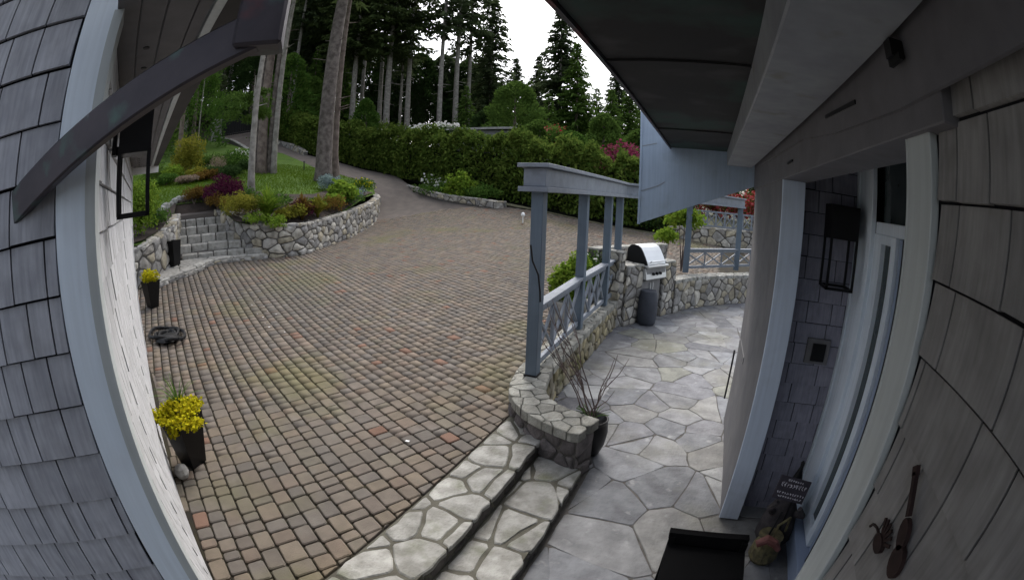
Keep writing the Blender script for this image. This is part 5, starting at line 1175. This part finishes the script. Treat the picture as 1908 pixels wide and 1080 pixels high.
# ------------------------------------------------------------------ pots by the garage
def square_pot(loc, rz, w0, w1, h, label):
    t = empty('square_planter', loc, label, 'planter', rz=rz)
    mb = MB(); mb.v = [(-w0, -w0, 0), (w0, -w0, 0), (w0, w0, 0), (-w0, w0, 0), (-w1, -w1, h), (w1, -w1, h), (w1, w1, h), (-w1, w1, h), (-w1 + .02, -w1 + .02, h), (w1 - .02, -w1 + .02, h), (w1 - .02, w1 - .02, h), (-w1 + .02, w1 - .02, h), (-w1 + .02, -w1 + .02, h - .05), (w1 - .02, -w1 + .02, h - .05), (w1 - .02, w1 - .02, h - .05), (-w1 + .02, w1 - .02, h - .05)]
    mb.f = [(0, 3, 2, 1), (0, 1, 5, 4), (1, 2, 6, 5), (2, 3, 7, 6), (3, 0, 4, 7), (4, 5, 9, 8), (5, 6, 10, 9), (6, 7, 11, 10), (7, 4, 8, 11), (8, 9, 13, 12), (9, 10, 14, 13), (10, 11, 15, 14), (11, 8, 12, 15)]
    obj('pot', mb, m_blackp, t, local=True); mb = MB(); mb.box(-w1 + .02, w1 - .02, -w1 + .02, w1 - .02, h - .06, h - .045); obj('soil', mb, m_soil, t, local=True); return t
p1 = (-3.58, 1.19, .302); t = square_pot(p1, rad(17), .095, .165, .50, 'tall black tapered planter with bright yellow trailing flowers by the garage wall')
C = [cloud(330, (x_, y_, z_), (.12, .12, .055), shell=.3) for x_, y_, z_ in ((-.1, 0, .53), (.12, .05, .55), (.14, -.1, .50), (-.02, -.14, .50), (-.14, -.12, .5), (.05, .13, .55), (.2, -.02, .47), (0, 0, .58))]
C.append(cloud(90, (.02, -.18, .40), (.05, .03, .09), shell=.2)); C.append(cloud(70, (.1, -.18, .43), (.04, .03, .06), shell=.2))
V, F = leaf_mesh(np.concatenate(C), .032, .85, .6); big('flowers', V, F, l_gold, t)
Vs, Fs = [], []
for i in range(34):
    a = R.uniform(0, 6.3); s = R.uniform(.2, 1); o0 = len(Vs)
    for k in range(6):
        u = k / 5; rr_ = .30 * s * u ** 1.3; zz_ = .5 + .34 * (1.2 * u - .75 * u * u * s); ww = .008 * (1 - .8 * u); x_, y_ = -.03 + rr_ * math.cos(a), .05 + rr_ * math.sin(a)
        Vs += [(x_ - ww * math.sin(a), y_ + ww * math.cos(a), zz_), (x_ + ww * math.sin(a), y_ - ww * math.cos(a), zz_)]
    Fs += [(o0 + 2 * k, o0 + 2 * k + 1, o0 + 2 * k + 3, o0 + 2 * k + 2) for k in range(5)]
big('spiky_leaves', np.array(Vs), np.array(Fs), l_mid, t)
p2 = on(-72.3, 9.3); t = square_pot(p2, rad(10), .10, .17, .52, 'smaller looking black planter with lime foliage beyond the far garage corner')
C = [cloud(260, (x_, y_, .6), (.15, .15, .12), shell=.3) for x_, y_ in ((-.08, 0), (.1, .05), (.05, -.1))]
V, F = leaf_mesh(np.concatenate(C), .05, .8, .6); big('foliage', V, F, l_gold, t)
p3 = A(-68.7, 12.15, z=EYE - 1.57 + .02); t = square_pot(p3, rad(25), .13, .17, .66, 'tall black empty planter box at the foot of the garden steps')
p4 = (-3.75, 1.12, .30)
mb = MB(); mb.lathe([(.03, 0), (.06, .02), (.075, .06), (.06, .11), (.02, .135)], (-3.42, .98, .305), 10); o = obj('pebble', mb, m_stone); tag(o, 'rounded grey stone tucked between garage wall and the near yellow flowered planter', 'stone')
# dark heap with hose
hz = float(T(-7.15, 2.5)); hh_ = empty('hose_heap', (-7.15, 2.5, hz), 'black heap of hose and cloth on the driveway by the far garage corner', 'hose')
mb = MB()
for k in range(5):
    r_ = .10 + .045 * k; cx_, cy_ = -7.15 + R.uniform(-.08, .08) + (.12 if k % 2 else -.08), 2.5 + R.uniform(-.05, .05)
    mb.tube([(cx_ + r_ * math.cos(t_) * 1.3, cy_ + r_ * math.sin(t_), hz + .035 + .012 * k + .02 * math.sin(3 * t_ + k)) for t_ in np.linspace(0, 6.28, 18)], .03, 6)
obj('coil', mb, m_black, hh_)
mb = MB(); mb.tube([(-7.35, 2.45, hz + .03), (-7.6, 2.6, hz + .025), (-8.1, 2.75, hz + .02), (-8.9, 2.9, hz + .05)], .018, 6); obj('hose_tail', mb, m_black, hh_)
mb = MB(); mb.lathe([(.17, 0), (.24, .03), (.20, .07), (.10, .10), (.02, .11)], (-7.05, 2.44, hz + .01), 9); obj('cloth', mb, m_black, hh_)
# pot with bare sticks on the patio
pc = (-.86, 3.86, .008)
t = empty('round_pot', pc, 'glossy black round pot with bare branching sticks behind the end of the curved stone wall', 'pot')
mb = MB(); mb.lathe([(.085, 0), (.11, .03), (.15, .14), (.168, .27), (.16, .36), (.152, .395), (.165, .41), (.14, .41), (.135, .36)], pc, 24); o = obj('bowl', mb, m_blackp, t, smooth=True)
mb = MB(); mb.lathe([(.135, .345), (.02, .355)], pc, 16); obj('soil', mb, m_soil, t)
rg = random.Random(15)
for k in range(8):
    mb = MB(); a = rg.uniform(2.6, 3.6); b = (pc[0] + rg.uniform(-.06, .06), pc[1] + rg.uniform(-.06, .06), pc[2] + .38); L_ = rg.uniform(.65, 1.2); le = rg.uniform(.35, .62)
    if k > 5: a = rg.uniform(-.5, 1.2); L_ = rg.uniform(.35, .6)
    pts = [b]; 
    for s_ in range(1, 7): u = s_ / 6; pts.append((b[0] + le * L_ * u * math.cos(a) + rg.uniform(-.02, .02), b[1] + le * L_ * u * math.sin(a) * .4 + rg.uniform(-.02, .02), b[2] + L_ * u))
    mb.tube(pts, [.008 * (1 - .7 * i / 6) for i in range(7)], 5)
    for s_ in range(2, 6):
        a2 = a + rg.uniform(-1.5, 1.5); l2 = rg.uniform(.1, .28); q = pts[s_]; mb.tube([q, (q[0] + l2 * .5 * math.cos(a2), q[1] + l2 * .5 * math.sin(a2), q[2] + l2 * .5), (q[0] + l2 * .8 * math.cos(a2), q[1] + l2 * .8 * math.sin(a2), q[2] + l2)], [.005, .004, .002], 4)
    obj('stick', mb, m_twig, t)
mb = MB()
tuft_pts = []
Vs, Fs = [], []
for i in range(26):
    a = rg.uniform(0, 6.3); o0 = len(Vs)
    for k in range(4): u = k / 3; Vs += [(pc[0] + .17 * u * math.cos(a) - .006 * (1 - u * .8) * math.sin(a), pc[1] + .17 * u * math.sin(a) + .006 * math.cos(a), pc[2] + .4 + .16 * u - .07 * u * u), (pc[0] + .17 * u * math.cos(a) + .006 * (1 - u * .8) * math.sin(a), pc[1] + .17 * u * math.sin(a) - .006 * math.cos(a), pc[2] + .4 + .16 * u - .07 * u * u)]
    Fs += [(o0 + 2 * k, o0 + 2 * k + 1, o0 + 2 * k + 3, o0 + 2 * k + 2) for k in range(3)]
big('spiky_leaves', np.array(Vs), np.array(Fs), l_dk, t, off=pc)

# ------------------------------------------------------------------ black bench, garden figure with sign, wall ornaments
bn = empty('black_bench', (.36, 2.2, 0), 'black metal bench edge at the bottom of the patio next to the sign figure', 'bench')
mb = MB(); mb.beam((.095, 2.20, .60), (.62, 2.23, .60), .05, .05); obj('back_rail', mb, m_coal, bn)
mb = MB(); mb.beam((.10, 2.19, .33), (.615, 2.215, .33), .02, .56); obj('back_panel', mb, m_coal, bn)
mb = MB(); mb.box(.10, .62, 1.5, 2.17, .50, .54); obj('seat', mb, m_coal, bn)
for x_, y_ in ((.12, 2.18), (.60, 2.2), (.12, 1.75), (.60, 1.75)):
    mb = MB(); mb.box(x_ - .02, x_ + .02, y_ - .02, y_ + .02, 0, .6 if y_ > 2 else .38); obj('leg', mb, m_coal, bn)
fg = empty('garden_figure', (1.0, 2.95, 0), 'dark resin garden figure in straw coloured cloth holding a small lettered sign', 'figurine')
mb = MB(); mb.lathe([(.13, 0), (.17, .06), (.16, .2), (.13, .33), (.08, .42), (.05, .45)], (1.02, 2.98, .0), 14); obj('coat', mb, m_navy, fg, smooth=True)
mb = MB(); mb.lathe([(.03, 0), (.065, .04), (.075, .09), (.055, .15), (.02, .19)], (1.03, 2.99, .43), 12); obj('head', mb, m_navy, fg, smooth=True)
mb = MB(); mb.lathe([(.09, 0), (.085, .02), (.055, .05), (.035, .12), (.015, .19), (.018, .23), (.003, .25)], (1.05, 3.02, .52), 12); obj('hat', mb, m_black, fg, smooth=True)
mb = MB(); mb.tube([(.92, 2.93, .33), (.86, 2.85, .42), (.9, 2.82, .50)], [.035, .03, .02], 8); obj('arm', mb, m_navy, fg); mb = MB(); mb.tube([(1.12, 2.92, .33), (1.16, 2.83, .38), (1.1, 2.8, .47)], [.035, .03, .02], 8); obj('arm', mb, m_navy, fg)
mb = MB(); mb.lathe([(.10, 0), (.13, .05), (.12, .15), (.09, .22), (.11, .25)], (.93, 2.72, 0), 14); obj('basket', mb, m_straw, fg)
mb = MB(); mb.tube([(.83 + .1, 2.72 - .1, .22), (.93, 2.66, .40), (1.03, 2.74, .42), (1.06, 2.8, .24)], .012, 6); obj('basket_handle', mb, m_straw, fg)
mb = MB(); mb.tube([(.99, 2.78, .0), (1.02, 2.84, .52)], .012, 6); mb.tube([(.86, 2.66, .02), (.95, 2.78, .45)], .009, 6); obj('stake', mb, m_black, fg)
mb = MB(); mb.tube([(.80, 2.60, .25), (.88, 2.62, .29), (.95, 2.60, .27), (1.0, 2.58, .22)], [.03, .04, .035, .02], 10); obj('apple_cheeks', mb, m_skin, fg)
# lettered sign board, tilted
sc_, sr = Vector((.985, 2.86, .60)), Vector((.985, -.0, -.17)).normalized()
su = Vector((.12, .28, .95)); su = (su - sr * su.dot(sr)).normalized(); sn = sr.cross(su)
def sp(u, v, h): p = sc_ + sr * u + su * v + sn * h; return tuple(p)
sg = empty('lettered_sign', tuple(sc_), 'small dark sign board with pale painted lettering held by the garden figure', 'sign')
mb = MB(); mb.box(-.14, .14, -.092, .092, -.008, .008); mb.xf(sp); obj('board', mb, m_sign, sg)
mb = MB(); rg = random.Random(4)
def stroke(pts, w_=.0045): 
    mb.tube([sp(a, b, .0095) for a, b in pts], w_, 4)
for (x0_, x1_, y0_, hh2, nl) in ((-.05, .055, .052, .012, 7), (-.085, .09, .012, .03, 9), (-.10, .10, -.035, .014, 11), (-.08, .09, -.058, .010, 10)):
    for i in range(nl):
        x_ = x0_ + (x1_ - x0_) * i / (nl - 1); q = [(x_ + rg.uniform(-.004, .004) + .006 * math.cos(t_ * 1.7 + i), y0_ + hh2 * (.5 - .5 * math.cos(t_)) * rg.uniform(.7, 1)) for t_ in (0, 1.2, 2.4, 3.6, 4.9)]
        stroke([(a_ * 1.2, b_ * 1.2) for a_, b_ in q], .0034)
obj('lettering', mb, m_chalk, sg)['kind'] = 'stuff'
# metal wall ornaments on the near wall
def wl(y_, z_, h): return (XR - .02 - h, y_, z_)
go = empty('guitar_ornament', (XR - .03, .62, 1.98), 'rusty brown metal guitar ornament hung on the nearest shingle wall', 'wall ornament')
mb = MB(); mb.beam(wl(.712, 2.075, .012), wl(.655, 2.005, .012), .012, .014); mb.beam(wl(.72, 2.085, .012), wl(.707, 2.07, .012), .012, .02); obj('neck', mb, m_redp, go)
def disc(cy_, cz_, ry, rz_, ang=0): return [(cy_ + ry * math.cos(t_) * math.cos(ang) - rz_ * math.sin(t_) * math.sin(ang), cz_ + ry * math.cos(t_) * math.sin(ang) + rz_ * math.sin(t_) * math.cos(ang)) for t_ in np.linspace(0, 6.283, 14)[:-1]]
def plate(name, poly, par, h0=.004, h1=.018):
    mb = MB(); n_ = len(poly); mb.v = [wl(a, b, h0) for a, b in poly] + [wl(a, b, h1) for a, b in poly]
    mb.f = [tuple(range(n_)), tuple(range(2 * n_ - 1, n_ - 1, -1))] + [(i, n_ + i, n_ + (i + 1) % n_, (i + 1) % n_) for i in range(n_)]; return obj(name, mb, m_redp, par)
plate('upper_body', disc(.635, 1.975, .034, .022, .9), go); plate('lower_body', disc(.60, 1.93, .036, .032, .9), go)
fo = empty('flower_ornament', (XR - .03, .72, 1.9), 'rusty metal plant shaped ornament left of the guitar ornament', 'wall ornament')
plate('body', disc(.715, 1.888, .03, .02), fo)
for k in range(6):
    a = 1.0 + k * .32; mb = MB(); mb.beam(wl(.715, 1.89, .01), wl(.715 + .06 * math.cos(a), 1.89 + .055 * math.sin(a), .01), .006, .008); obj('petal', mb, m_redp, fo)
mb = MB(); mb.tube([wl(.715 + .05 * math.cos(t_) + .04, 1.86 + .035 * math.sin(t_), .01) for t_ in np.linspace(.3, 3, 9)], .004, 5); obj('curl', mb, m_redp, fo)
# little markers on the driveway edge
mb = MB(); x_, y_, z_ = on(-23.4, 18.0); mb.tube([(x_, y_, z_), (x_, y_, z_ + .25)], .02, 6); mb.lathe([(.05, .25), (.09, .3), (.07, .38), (.02, .42)], (x_, y_, z_), 10); o = obj('white_garden_light', mb, m_white); tag(o, 'small white garden light standing at the far driveway edge left of the pergola post', 'garden light')
